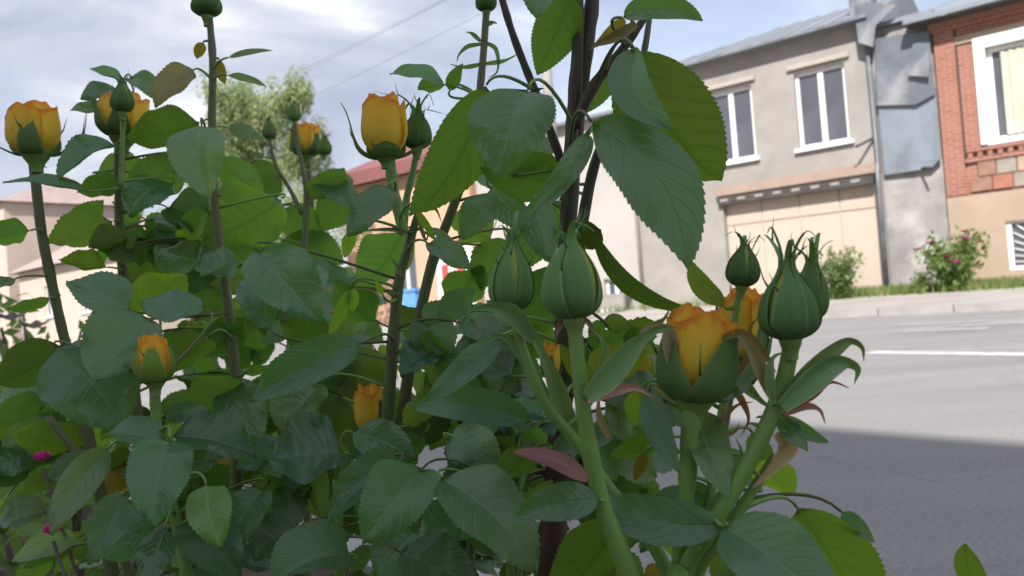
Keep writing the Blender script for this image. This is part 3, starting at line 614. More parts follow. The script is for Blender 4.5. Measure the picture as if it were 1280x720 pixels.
shrub(fp(-1.05, 1.4, .1), .45, .3, 'low pale weed clump against the concrete annex', n=260, size=.10, tint=(1.6, 1.3, 1.0))
shrub(fp(8.0, 1.5, .1), .5, .7, 'low weeds under the small window of the pale house', n=420, size=.1, tint=(1.5, 1.25, .9))
gb = MB()
for k in range(5200):
    s = rng.uniform(-3.2, 1.8) if k < 4600 else rng.uniform(1.8, 14); n_ = abs(rng.normal(0, .8)) + .06; hh = .10 + .18 * rng.random()
    p = fp(s, min(n_, 3.4), .1); a = rng.random() * 6.28; d = np.array([math.cos(a), math.sin(a), 0]) * .02; lean = rng.normal(0, .05, 3) * [1, 1, 0]
    gb.add([p - d, p + d, p + lean + [0, 0, hh]], [(0, 1, 2)], [(0, 0), (1, 0), (.5, 1)])
o = gb.put('grass', GRASS, origin=fp(0, 0, .1)); o['kind'] = 'stuff'; o['label'] = 'thin yellow green grass along the foot of the far houses'; o['category'] = 'grass'
# garden flowers low on the left, behind the roses
for i, (px, py, d, h, r, fl, fm, lb) in enumerate(((50, 640, 1.15, .40, .16, 0, PINK, 'soft green plant left of the roses behind the upper magenta flower'), (15, 600, 1.5, .42, .22, 0, PINK, 'pale leafy plant at the lower left picture edge'),
        (62, 690, .95, .26, .12, 0, PINK, 'small green plant in the lower left corner below the pale leaf'), (45, 470, 2.2, .62, .22, 5, WHITEPET, 'plant with whitish flowers behind the leftmost rose stem'), (110, 700, 1.35, .34, .2, 0, PINK, 'green leafy plant under the left rose bush'))):
    p = at(px, py, d); shrub((p[0], p[1], .09), max(.15, p[2] + h * .35 - .09), r, lb, fl, fm, n=420, size=.042, name='garden_plant', cat='plant', tint=(1.5, 1.5, 1.1))

for px, py, d, lb in ((53, 577, .49, 'small magenta flower on a thin stalk among the left rose leaves'), (66, 668, .46, 'small magenta flower above a pale leaf in the lower left corner')):
    p = at(px, py, d); t = thing('garden_flower', (p[0] + .03, p[1] + .04, .09), lb, 'flower')
    MB().tube(catmull([(p[0] + .03, p[1] + .04, .08), (p[0] + .03, p[1] + .03, p[2] * .6), p - np.array([0, 0, .004])], 12), .0011, 6).put('stalk', BARK, t)
    for j in range(11):
        a = j * 2.4; k = .35 + .65 * j / 10; dv = unit([math.cos(a) * k, math.sin(a) * k, .9 - .6 * k]); sv = unit(np.cross(dv, [0, 0, 1])); z = .0062
        rows = np.array([[p + dv * z * v + sv * z * .55 * u * math.sin(math.pi * min(.92, v * .8 + .12)) + np.array([0, 0, .0012 * u * u]) for u in (-1, -.5, 0, .5, 1)] for v in (0, .3, .6, .85, 1)])
        MB().grid(rows).put('petal', PINK, t)

# ------------------------------------------------------------------ roses
def blade(P0, P1, w, n, bow=.08, sb=0.0, fold=.25, cup=0.0, tw=0.0, wav=.02, teeth=15, cols=6, seed=0, base_pow=.55, tip_pow=.85, tooth=1.0):
    """a toothed leaflet from P0 to P1, top side towards n"""
    R = np.random.default_rng(seed)
    ax = P1 - P0; L_ = np.linalg.norm(ax); ax = ax / L_; n = unit(n - np.dot(n, ax) * ax); sd = np.cross(ax, n)
    vs = [0.0]
    for k in range(teeth): vs += [(k + .18) / teeth, (k + .93) / teeth] if k else [.5 / teeth, .93 / teeth]
    vs = np.array(sorted(set(vs + [1.0]))); us = np.linspace(-1, 1, cols + 1)
    sh = np.power(vs, base_pow) * np.power(1 - vs, tip_pow); mx = (base_pow / (base_pow + tip_pow)); sh /= mx ** base_pow * (1 - mx) ** tip_pow
    rows, uvs = [], []
    ph = R.random(4) * 6.28
    for i, v in enumerate(vs):
        q = 4 * v * (1 - v)
        c = P0 + ax * L_ * v + n * (bow * L_ * q) + sd * (sb * L_ * q)
        tan = unit(ax + n * bow * 4 * (1 - 2 * v) + sd * sb * 4 * (1 - 2 * v)); nn = unit(n - np.dot(n, tan) * tan)
        nn = rot(nn, tan, tw * (v - .3)); ss = np.cross(tan, nn)
        hw = w / 2 * sh[i]
        row = []
        for u in us:
            k = hw
            if abs(u) > .99 and 0 < i < len(vs) - 1: k = hw * (1 + tooth * (.035 if i % 2 == 0 else -.045)) + (.012 * tooth * w if i % 2 == 0 else 0)
            fa = fold * (1 if u > 0 else 1)
            x = u * k * math.cos(fa); z = abs(u) * k * math.sin(fa) - cup * w * u * u * (.3 + .7 * v)
            z += wav * w * u * u * math.sin(v * 13 + ph[0] + (1.5 if u > 0 else 0)) + .011 * w * math.sin(v * 44 - abs(u) * 9) * min(1, 3 * abs(u)) * (1 - .6 * abs(u)) + .03 * w * math.sin(u * 3 + ph[1]) * math.sin(v * 5 + ph[2])
            along = (.010 * L_ if (abs(u) > .99 and i % 2 == 0) else 0) + .05 * w * abs(u) * (1 - v)
            row.append(c + ss * x + nn * z + tan * along)
        rows.append(row); uvs.append([(u * .5 + .5, v) for u in us])
    return np.array(rows), np.array(uvs)
BUSH = {}; CANEPTS = {}
def bush(key, root, label):
    b = thing('rose_bush', root, label, 'rose bush', 'yellow rose bushes in the garden bed'); BUSH[key] = b; CANEPTS[key] = []; return b
bush('A', at(745, 900, .42) * [1, 1, 0] + [0, 0, .09], 'nearest rose bush, right, with dark cane, large leaves and green pointed buds')
bush('B', at(190, 900, .62) * [1, 1, 0] + [0, 0, .09], 'leftmost rose bush with two orange buds against the sky')
bush('C', at(480, 900, .54) * [1, 1, 0] + [0, 0, .09], 'middle rose bush with one tall orange flower on a straight stem')
bush('D', at(375, 900, .95) * [1, 1, 0] + [0, 0, .09], 'rear rose bush with small buds before the pale tree')
def pts3(pts, d0):
    return [at(p[0], p[1], p[3] if len(p) > 3 else d0) for p in pts], [p[2] / 2 * (p[3] if len(p) > 3 else d0) / FPX for p in pts]
def cane(key, pts, d, mat, ground=False, prick=0, name='cane', tint=None):
    """pts: (px, py, thickness px[, depth])"""
    P, R = pts3(pts, d)
    if ground:
        g = ORG[BUSH[key].name]; last = P[-1]; off = (last - g) * [.35, .35, 0]
        P += [last * .55 + (g + off) * .45 + [0, 0, 0], g + off * .6 + [0, 0, -.02]]; R += [R[-1] * 1.15, R[-1] * 1.35]
    n = max(10, 5 * len(P)); path = catmull(P, n); rad = np.interp(np.linspace(0, 1, n), np.linspace(0, 1, len(P)), R)
    rad = rad * (1 + .05 * np.sin(np.arange(n) * 2.1) * rng.random())
    for _ in range(3):
        rad = rad * (1 + .13 * np.exp(-((np.arange(n) - rng.uniform(2, n - 3)) / .9) ** 2))
    b = MB().tube(path, rad, 12)
    for _ in range(prick):
        i = rng.integers(1, n - 1); v = rng.normal(0, 1, 3); t = unit(path[min(i + 1, n - 1)] - path[i - 1]); v = unit(v - np.dot(v, t) * t); l = rad[i] * (1.0 + .8 * rng.random())
        b.tube([path[i] + v * rad[i] * .8, path[i] + v * (rad[i] + l * .5) + np.array([0, 0, -.1 * l]), path[i] + v * (rad[i] + l) + np.array([0, 0, -.35 * l])], [rad[i] * .35, rad[i] * .18, rad[i] * .02], 5)
    CANEPTS[key].append(path)
    return b.put(name, mat, BUSH[key], color=tint)
# --- canes
cane('A', [(744, -40, 17), (736, 40, 18), (722, 140, 21), (712, 250, 23), (706, 400, 25), (701, 540, 28), (690, 680, 30), (680, 800, 32)], .41, C_DARK, True, 7)
cane('A', [(722, -40, 14), (722, 60, 15), (716, 150, 16), (709, 230, 16)], .405, C_DARK, prick=2)
cane('A', [(702, 480, 27, .4085), (697, 580, 30, .4085), (688, 700, 31, .4085), (680, 800, 33, .4085)], .408, C_MAROON, prick=5)
cane('A', [(622, -20, 8), (640, 40, 9), (657, 85, 10), (676, 132, 11), (705, 210, 12)], .42, C_DARK, prick=2)
cane('A', [(806, 22, 9), (775, 66, 12), (742, 108, 14), (718, 158, 15)], .40, C_DARK)
cane('A', [(812, 22, 7), (806, 60, 7.5), (798, 90, 8)], .41, C_OLIVE)
cane('A', [(792, 95, 9), (770, 145, 11), (745, 200, 13), (728, 280, 15), (716, 380, 16), (708, 450, 17)], .43, C_DARK, prick=2)
cane('A', [(718, 398, 18), (722, 450, 18.5), (732, 530, 20), (750, 620, 21), (790, 730, 23), (830, 860, 25)], .30, C_GREEN, True, 7)
cane('A', [(640, 388, 11), (655, 440, 12), (682, 505, 13), (720, 552, 13), (766, 615, 14), (822, 690, 18), (850, 760, 20)], .325, C_GREEN)
cane('A', [(864, 500, 22), (862, 540, 23), (858, 620, 21), (850, 700, 22), (846, 790, 30)], .31, C_GREEN, True)
cane('A', [(990, 424, 20), (980, 475, 21), (962, 525, 21), (930, 590, 20), (895, 650, 20), (858, 712, 22), (846, 790, 25)], .302, C_GREEN, True, 7)
cane('A', [(968, 570, 10), (935, 622, 14), (900, 672, 16), (862, 725, 18), (850, 790, 20)], .306, C_GREEN)
cane('A', [(926, 356, 8), (919, 400, 9), (910, 470, 11), (898, 545, 12), (885, 640, 13), (868, 720, 14)], .345, C_GREEN)
cane('A', [(924, 440, 9), (908, 520, 10), (892, 600, 11), (872, 700, 12)], .365, C_OLIVE)
cane('A', [(660, 590, 9), (648, 640, 10), (640, 740, 11)], .42, C_GREEN, True)
cane('B', [(42, 196, 14), (45, 230, 12), (52, 290, 12), (64, 350, 12), (76, 405, 12), (92, 470, 13), (118, 580, 14), (140, 720, 15)], .60, C_OLIVE, True, 3)
cane('B', [(150, 178, 13), (149, 240, 11), (150, 300, 12), (156, 360, 13), (166, 470, 14), (178, 600, 15), (190, 760, 16)], .63, C_OLIVE, True, 3)
cane('B', [(154, 146, 6), (153, 180, 6), (151, 235, 7)], .58, C_GREEN)
cane('B', [(262, 22, 8), (266, 80, 9), (265, 160, 10), (268, 250, 10), (279, 340, 12), (291, 430, 13), (296, 540, 15), (290, 720, 17)], .58, C_OLIVE, True, 4)
cane('B', [(193, 478, 13), (195, 520, 13), (200, 580, 13), (222, 660, 14), (235, 760, 15)], .47, C_GREEN, True)
cane('B', [(60, 520, 9), (110, 590, 10), (150, 680, 11), (170, 780, 12)], .58, C_OLIVE, True)
cane('C', [(487, 200, 14), (491, 230, 13), (497, 262, 13), (505, 292, 14)], .50, C_GREEN)
cane('C', [(522, 268, 9), (510, 310, 11), (499, 350, 14), (492, 420, 15), (486, 500, 16), (480, 580, 17), (476, 720, 18)], .505, C_OLIVE, True, 3)
cane('C', [(608, 14, 9), (604, 70, 9), (599, 120, 9), (590, 190, 10), (566, 260, 12), (540, 330, 13), (520, 420, 14), (506, 500, 15), (495, 640, 16)], .53, C_OLIVE, True, 2)
cane('C', [(350, 470, 10), (352, 530, 11), (362, 620, 12), (380, 760, 13)], .60, C_OLIVE, True)
cane('C', [(420, 600, 10), (424, 660, 11), (428, 760, 12)], .46, C_GREEN, True)
cane('C', [(560, 440, 10), (580, 520, 11), (590, 620, 12), (585, 760, 13)], .52, C_OLIVE, True)
cane('D', [(368, 150, 4.5), (373, 185, 5), (382, 235, 6), (381, 300, 8), (372, 420, 9), (366, 600, 10)], .92, C_OLIVE, True)
cane('D', [(337, 174, 4), (344, 205, 4), (362, 236, 5), (378, 268, 6)], .92, C_OLIVE)
cane('D', [(384, 195, 6), (388, 240, 6), (392, 300, 7), (390, 420, 9), (384, 600, 10)], .97, C_OLIVE, True)
cane('D', [(250, 320, 6), (245, 420, 8), (250, 600, 10)], .95, C_OLIVE, True)
cane('A', [(1229, 742, 4), (1226, 800, 5), (1190, 900, 6)], .40, C_GREEN, True)
# --- leaves seen one by one
ALLC = {}
YOUNG = (2.0, 1.75, 1.0); RED = (3.4, .62, 1.5); BROWN = (2.2, .9, .75); OLIVE = (1.6, 1.1, .7); PALE = (2.3, 1.75, 1.9); PINKISH = (3.6, 1.25, 2.0); DULL = (1.5, 1.15, 1.2)
LEAVES = []
NLEAF = [0]
def stalk(key, p, ax, leaf, mat=C_OLIVE, r=.0009, maxd=9):
    if key not in ALLC: ALLC[key] = np.vstack(CANEPTS[key])
    C = ALLC[key]; d = np.linalg.norm(C - p, axis=1) + np.maximum(0, C[:, 2] - p[2]) * .6
    i = int(np.argmin(d)); q = C[i]; L_ = np.linalg.norm(q - p)
    if L_ < .004: return
    t = np.linspace(0, 1, 9)[:, None]; c = p - ax * min(L_ * .35, .018) + np.array([0, 0, .04 * L_])
    path = (1 - t) ** 2 * q + 2 * t * (1 - t) * c + t * t * p
    MB().tube(path, np.linspace(r * 1.2, r * .7, 9), 6).put('leaf_stalk', C_GREEN if L_ < .05 else mat, leaf)
def leaf(key, bx, by, tx, ty, w, d, f='t', dd=0.0, r=0.0, tint=None, st=True, tilt=.75, **kw):
    P0 = at(bx, by, d)
    if key in 'BCD' and st and not (bx < 360 and by < 330):                                                          # the leaf belongs to the bush whose cane is nearest
        key = min('ABCD', key=lambda k: float(np.min(np.linalg.norm(np.vstack(CANEPTS[k]) - P0, axis=1))) + (0 if k == key else .01))
    c = unit(CAM - P0); n = unit((c if f == 't' else -c) + np.array([0, 0, tilt]) + rng.normal(0, .12, 3))
    ray = FWD + (tx - 640) / FPX * RGT - (ty - 360) / FPX * UPV                      # the tip lies in the leaf's own plane
    px_len = math.hypot(tx - bx, ty - by) * d / FPX; den = float(ray @ n)
    d1 = float((P0 - CAM) @ n) / den if abs(den) > .12 else d
    P1 = CAM + ray * min(max(d1, d - .75 * px_len), d + .75 * px_len); ax = unit(P1 - P0)
    n = unit(n - np.dot(n, ax) * ax); n = rot(n, ax, math.radians(r * .5 if f == 't' else -r * .5)); sd = np.cross(ax, n)
    i2 = unit([tx - bx, by - ty]); fac = abs(-i2[1] * float(sd @ RGT) + i2[0] * float(sd @ UPV))
    NLEAF[0] += 1
    if f == 'u': kw['sb'] = kw.get('sb', 0)
    kw.setdefault('fold', .22); kw.setdefault('bow', .07 if f == 't' else -.05)
    big = np.linalg.norm([tx - bx, ty - by]) > 90
    rows, uv = blade(P0, P1, w * d / FPX / min(1, max(.5, fac)), n, seed=NLEAF[0], teeth=24 if big else 15, tooth=.5 if big else .55, cols=8 if big else 6, **kw)
    o = MB().grid(rows, uv).put('leaf', LEAF, BUSH[key], origin=P0, color=tint)
    if st: stalk(key, P0, ax, o)
    return o
# nearest bush, top
leaf('A', 790, 60, 902, 227, 120, .365, 'u', .01, r=8, sb=-.05, bow=-.10, cup=-.05, tint=(1.2, 1.02, .8), tip_pow=.7)
leaf('A', 792, 60, 843, 162, 52, .35, 't', -.01, r=35, sb=.14, fold=.45)
leaf('A', 739, 152, 859, 336, 96, .345, 't', -.02, r=-10, sb=-.10, bow=.06, wav=.04, fold=.14, tip_pow=.9, base_pow=.7)
leaf('A', 660, 112, 621, 222, 104, .36, 't', -.03, r=12, bow=.12, cup=.06)
leaf('A', 608, 106, 512, 270, 78, .40, 'u', .0, r=-6, bow=-.08, sb=.06, tint=(1.05, 1, .9))
leaf('A', 716, -8, 672, 92, 62, .39, 'u', .0, r=-10, bow=-.08)
leaf('A', 690, -30, 670, 22, 50, .385, 't', .0, r=20)
leaf('A', 778, 22, 878, 26, 40, .37, 't', -.01, r=30, sb=-.10, fold=.4)
leaf('A', 780, 22, 745, 52, 16, .385, 'u', .0, r=20, tint=BROWN, sb=.1)
leaf('A', 779, 68, 732, 143, 30, .405, 'u', .0, r=25)
leaf('A', 736, 168, 650, 282, 34, .365, 't', -.01, r=-40, sb=-.05, fold=.5)
leaf('A', 752, 286, 716, 306, 42, .385, 'u', .0, r=10, tint=(.6, .5, .4), st=False)
leaf('A', 742, 290, 866, 388, 25, .375, 'u', -.01, r=20, sb=-.14, tw=.9, tint=(.6, .6, .45), tip_pow=.5)
leaf('A', 906, 384, 864, 325, 25, .345, 'u', .0, r=15, sb=.10, tint=DULL)
leaf('A', 712, 230, 600, 210, 60, .43, 'u', .0, r=-20)
leaf('A', 700, 250, 640, 345, 70, .45, 'u', .0, r=10)
leaf('A', 690, 330, 665, 430, 70, .45, 'u', .01, r=10)
leaf('A', 640, 215, 692, 175, 44, .42, 't', .0, r=25)
leaf('A', 668, 250, 690, 330, 46, .40, 't', .0, r=25)
leaf('A', 612, 235, 660, 290, 44, .44, 't', .0, r=30)
# nearest bush, lower right
leaf('A', 905, 656, 738, 618, 58, .292, 't', .0, r=-35, sb=-.10, fold=.3)
leaf('A', 750, 626, 646, 643, 44, .296, 't', .0, r=-30, sb=.04)
leaf('A', 778, 640, 695, 760, 88, .33, 'u', .0, r=5, bow=-.04, tint=(1.15, 1.1, .8))
leaf('A', 903, 658, 1052, 772, 92, .288, 't', -.01, r=10, bow=.1, tint=(1.2, 1.15, 1.2))
leaf('A', 996, 634, 1085, 780, 92, .32, 'u', .0, r=-15, bow=-.1, sb=.05, tint=(1.2, 1.15, .7))
leaf('A', 930, 650, 1020, 700, 46, .315, 'u', .0, r=20, tint=(1.1, 1.05, .7))
leaf('A', 1052, 640, 1093, 678, 22, .325, 't', .0, r=30)
leaf('A', 945, 575, 993, 617, 44, .34, 'u', .0, r=10, tint=YOUNG)
leaf('A', 975, 524, 1010, 564, 26, .305, 't', -.01, r=15, fold=.4)
leaf('A', 982, 520, 1036, 553, 20, .302, 't', -.01, r=30, fold=.4, sb=.08)
leaf('A', 876, 512, 910, 622, 52, .325, 't', .0, r=-25, tint=(1.6, 1.25, 1.3), sb=.06)
leaf('A', 812, 488, 850, 592, 34, .325, 't', .0, r=30, sb=.04)
leaf('A', 834, 548, 762, 572, 36, .36, 'u', .0, r=20, tint=(1.3, 1.25, .8))
leaf('A', 803, 488, 795, 534, 40, .355, 'u', .0, tint=YOUNG)
leaf('A', 736, 604, 640, 566, 22, .285, 't', .0, r=35, tint=RED, sb=.05, fold=.4, st=False)
leaf('A', 806, 566, 793, 602, 16, .35, 'u', .0, tint=BROWN)
leaf('A', 735, 470, 808, 436, 54, .36, 'u', .0, r=10, tint=OLIVE)
leaf('A', 742, 486, 700, 430, 26, .34, 'u', .0, r=10, tint=OLIVE)
leaf('A', 866, 600, 905, 700, 44, .34, 'u', .0, r=10)
leaf('A', 870, 612, 800, 690, 40, .345, 't', .0, r=20)
leaf('A', 830, 640, 880, 720, 50, .36, 'u', .0, r=-10, tint=YOUNG)
leaf('A', 950, 610, 885, 560, 36, .36, 't', .0, r=20)
leaf('A', 940, 540, 965, 600, 30, .37, 'u', .0, r=15)
leaf('A', 690, 560, 770, 545, 30, .38, 't', .0, r=30)
leaf('A', 668, 560, 622, 600, 46, .40, 'u', .0, r=10)
leaf('A', 640, 655, 690, 600, 36, .40, 'u', .0, r=0, tint=YOUNG)
leaf('A', 1228, 745, 1207, 680, 24, .40, 'u', .0, r=25, tint=(1.3, 1.1, .8), sb=.05, st=False)
# straps and bracts below the near buds
def strap(key, pts, d, w, mat=SEPAL, tint=None, name='bract', wob=0.0):
    """a narrow curling bract along pixel points (px, py[, depth])"""
    P = catmull([at(p[0], p[1], p[2] if len(p) > 2 else d) for p in pts], 22); T = np.gradient(P, axis=0); rows = []; uvs = []
    for i in range(22):
        v = i / 21; t = unit(T[i]); c = unit(CAM - P[i]); n = unit(c - np.dot(c, t) * t); n = rot(n, t, wob * (v - .2)); s = np.cross(t, n)
        h = w / 2 * d / FPX * (.55 + .45 * math.sin(math.pi * min(1, v * 1.6))) * (1 - v ** 3) + .0001
        rows.append([P[i] + s * u * h + n * (abs(u) * h * .45) for u in (-1, -.5, 0, .5, 1)]); uvs.append([(u * .5 + .5, v) for u in (-1, -.5, 0, .5, 1)])
    return MB().grid(np.array(rows), np.array(uvs)).put(name, mat, BUSH[key], color=tint)
strap('A', [(735, 498), (762, 470), (790, 435), (818, 413), (846, 408)], .293, 32, tint=(1.5, 1.3, 1.2), wob=.6)
strap('A', [(733, 500), (765, 488), (795, 485), (818, 497)], .297, 16, tint=(4.5, 1.1, 2.6))
strap('A', [(724, 560), (706, 520), (690, 470), (668, 425), (642, 398)], .333, 26, tint=(1.7, 1.35, 1.0), wob=.5)
strap('A', [(705, 540), (672, 480), (650, 440), (625, 420), (600, 432)], .335, 17, tint=(1.2, 1.1, 1.0))
strap('A', [(668, 425), (640, 392), (612, 384), (588, 388)], .322, 24, tint=(1.3, 1.1, 1.1))
strap('A', [(982, 495), (1010, 466), (1040, 440), (1062, 426), (1078, 434), (1080, 452)], .298, 20, tint=(1.4, 1.1, .8), wob=.8)
strap('A', [(978, 510), (1005, 486), (1035, 460), (1058, 453), (1073, 462), (1068, 480)], .296, 30, tint=(1.4, 1.3, 1.3), wob=.7)
strap('A', [(985, 512), (1015, 495), (1038, 478), (1062, 485)], .300, 9, tint=(3.5, .5, 1.2))
strap('A', [(980, 518), (1005, 508), (1024, 512), (1032, 530)], .300, 10, tint=(4.0, .9, 1.8))
strap('A', [(972, 540), (985, 560), (962, 590), (940, 610)], .300, 24, tint=(3.6, 1.3, 1.6))
strap('A', [(915, 455), (930, 480), (950, 500), (966, 512)], .335, 16, tint=(1.3, 1.2, .9))
strap('A', [(968, 500), (955, 470), (940, 440), (925, 420), (905, 424)], .296, 18, tint=(2.6, 1.0, 1.0), wob=.5)
strap('A', [(966, 505), (962, 470), (966, 448), (980, 440)], .294, 12, tint=(1.4, 1.3, 1.1))
strap('A', [(718, 400), (734, 402), (741, 412), (743, 418)], .298, 7, tint=(2.4, .7, .9))
strap('A', [(706, 400), (697, 412), (694, 428)], .302, 7, tint=(2.2, .8, 1.1))
strap('A', [(795, 30), (770, 45), (745, 56), (738, 62)], .385, 14, tint=(2.4, .9, 1.0))
for w_, tn, pts in ((9, (3.4, .8, 1.3), [(905, 470), (926, 498), (936, 524), (926, 546)]), (8, (3.0, .9, 1.4), [(888, 548), (904, 522), (922, 506), (942, 502)]), (10, (1.6, 1.3, 1.1), [(806, 428), (818, 408), (830, 398), (838, 384)]),
                    (11, (1.7, 1.4, 1.1), [(742, 476), (756, 446), (752, 424), (742, 414)]), (8, (2.6, .9, .9), [(922, 470), (936, 440), (938, 410), (948, 396)]), (9, (1.6, 1.3, 1.1), [(1000, 470), (1018, 452), (1034, 446), (1042, 456)]),
                    (7, (3.2, .8, 1.2), [(878, 566), (898, 548), (918, 540), (924, 528)]), (9, (2.8, 1.0, 1.3), [(762, 546), (750, 524), (748, 502), (756, 488)]),
                    (12, (1.6, 1.35, 1.2), [(884, 640), (910, 606), (926, 570), (920, 548)]), (10, (1.9, 1.3, 1.2), [(842, 566), (826, 540), (806, 524), (792, 530)]), (12, (1.5, 1.35, 1.1), [(956, 540), (976, 520), (1002, 496), (1022, 494)])):
    strap('A', pts, .318, w_, tint=tn, wob=.7)
# middle bush
for a in ((556, 106, 487, 92, 26, .50, 't', 0, 25), (556, 106, 522, 112, 22, .505, 'u', 0, 10), (562, 114, 579, 80, 20, .51, 'u', 0, 10),
          (486, 232, 434, 294, 52, .47, 't', -.01, 15), (505, 288, 446, 362, 76, .53, 'u', 0, 0), (535, 304, 588, 337, 36, .48, 't', 0, -25),
          (622, 424, 530, 503, 40, .385, 't', 0, -30), (664, 528, 516, 510, 50, .38, 't', 0, -30), (430, 566, 335, 574, 82, .45, 't', -.01, 8),
          (498, 578, 412, 652, 60, .43, 't', 0, -18), (528, 586, 452, 680, 96, .415, 't', -.02, 8), (552, 598, 672, 716, 84, .40, 't', -.01, -18),
          (320, 312, 402, 402, 84, .475, 't', -.01, 10), (338, 412, 308, 352, 46, .48, 't', 0, 18), (452, 430, 313, 502, 66, .45, 't', -.01, -22),
          (440, 540, 520, 575, 50, .46, 't', 0, 20), (530, 540, 470, 585, 44, .47, 'u', 0, 20), (560, 548, 625, 590, 60, .44, 't', 0, 20),
          (590, 640, 520, 690, 66, .45, 't', 0, -15), (500, 690, 600, 735, 70, .41, 't', 0, 20), (440, 700, 340, 730, 60, .44, 't', 0, 25),
          (372, 660, 318, 700, 60, .50, 't', 0, 20), (330, 610, 285, 690, 60, .50, 't', 0, 10), (395, 480, 352, 540, 80, .50, 't', 0, 10),
          (560, 430, 500, 470, 50, .49, 't', 0, 25), (640, 470, 560, 450, 60, .46, 't', 0, 15), (590, 400, 640, 440, 40, .42, 't', 0, 25),
          (470, 400, 420, 350, 60, .56, 'u', 0, 10), (560, 380, 600, 330, 60, .58, 'u', 0, 10), (615, 300, 560, 270, 70, .58, 'u', 0, 10),
          (640, 300, 600, 360, 66, .56, 'u', 0, 0), (545, 420, 500, 380, 56, .56, 'u', 0, 10), (600, 470, 580, 540, 60, .50, 'u', 0, 10),
          (410, 430, 350, 400, 60, .55, 'u', 0, 0), (520, 660, 470, 720, 70, .44, 't', 0, 10), (640, 690, 580, 640, 60, .46, 't', 0, 10),
          (600, 200, 640, 250, 50, .5, 't', 0, 20), (620, 250, 580, 300, 50, .52, 't', 0, 20)):
    leaf('C', *a[:4], a[4] * .9, *a[5:8], r=a[8], tint=tuple(np.array([1.0, 1.0, 1.0]) * rng.uniform(.8, 1.35) * [rng.uniform(.85, 1.2), 1, rng.uniform(.85, 1.15)]), bow=(.10 if a[6] == 't' else -.07) * rng.uniform(.2, 1.8), sb=rng.uniform(-.06, .06), fold=rng.uniform(.1, .5), cup=rng.uniform(-.06, .10), tw=rng.uniform(-.5, .5), wav=rng.uniform(.02, .07))
for a in ((440, 288, 431, 322, 16), (437, 362, 411, 422, 15), (440, 360, 441, 390, 17), (478, 368, 470, 350, 9), (520, 262, 545, 300, 10)):
    leaf('C', *a, .475, 'u', r=10, tint=YOUNG)
leaf('C', 540, 285, 578, 318, 12, .50, 't', r=20, tint=DULL)
# thin stipules on the tall middle stem
for pts in ([(603, 55), (585, 58), (574, 68), (571, 78)], [(603, 80), (580, 84), (562, 80)], [(604, 52), (620, 62), (622, 88), (610, 98)], [(605, 80), (630, 76), (650, 66)], [(601, 52), (590, 42), (582, 40)], [(606, 32), (616, 28), (622, 30)]):
    strap('C', pts, .53, 5.5, LEAF, (1.1, 1, .9), 'stipule')
for pts in ([(522, 268), (528, 290), (533, 300), (538, 280)], [(530, 250), (545, 262), (552, 278)], [(510, 292), (490, 287), (460, 288), (440, 292)], [(503, 345), (494, 330), (488, 320)], [(500, 366), (470, 362), (440, 360), (430, 372)]):
    strap('C', pts, .495, 5, SEPAL, (1.6, .9, .8), 'stipule')
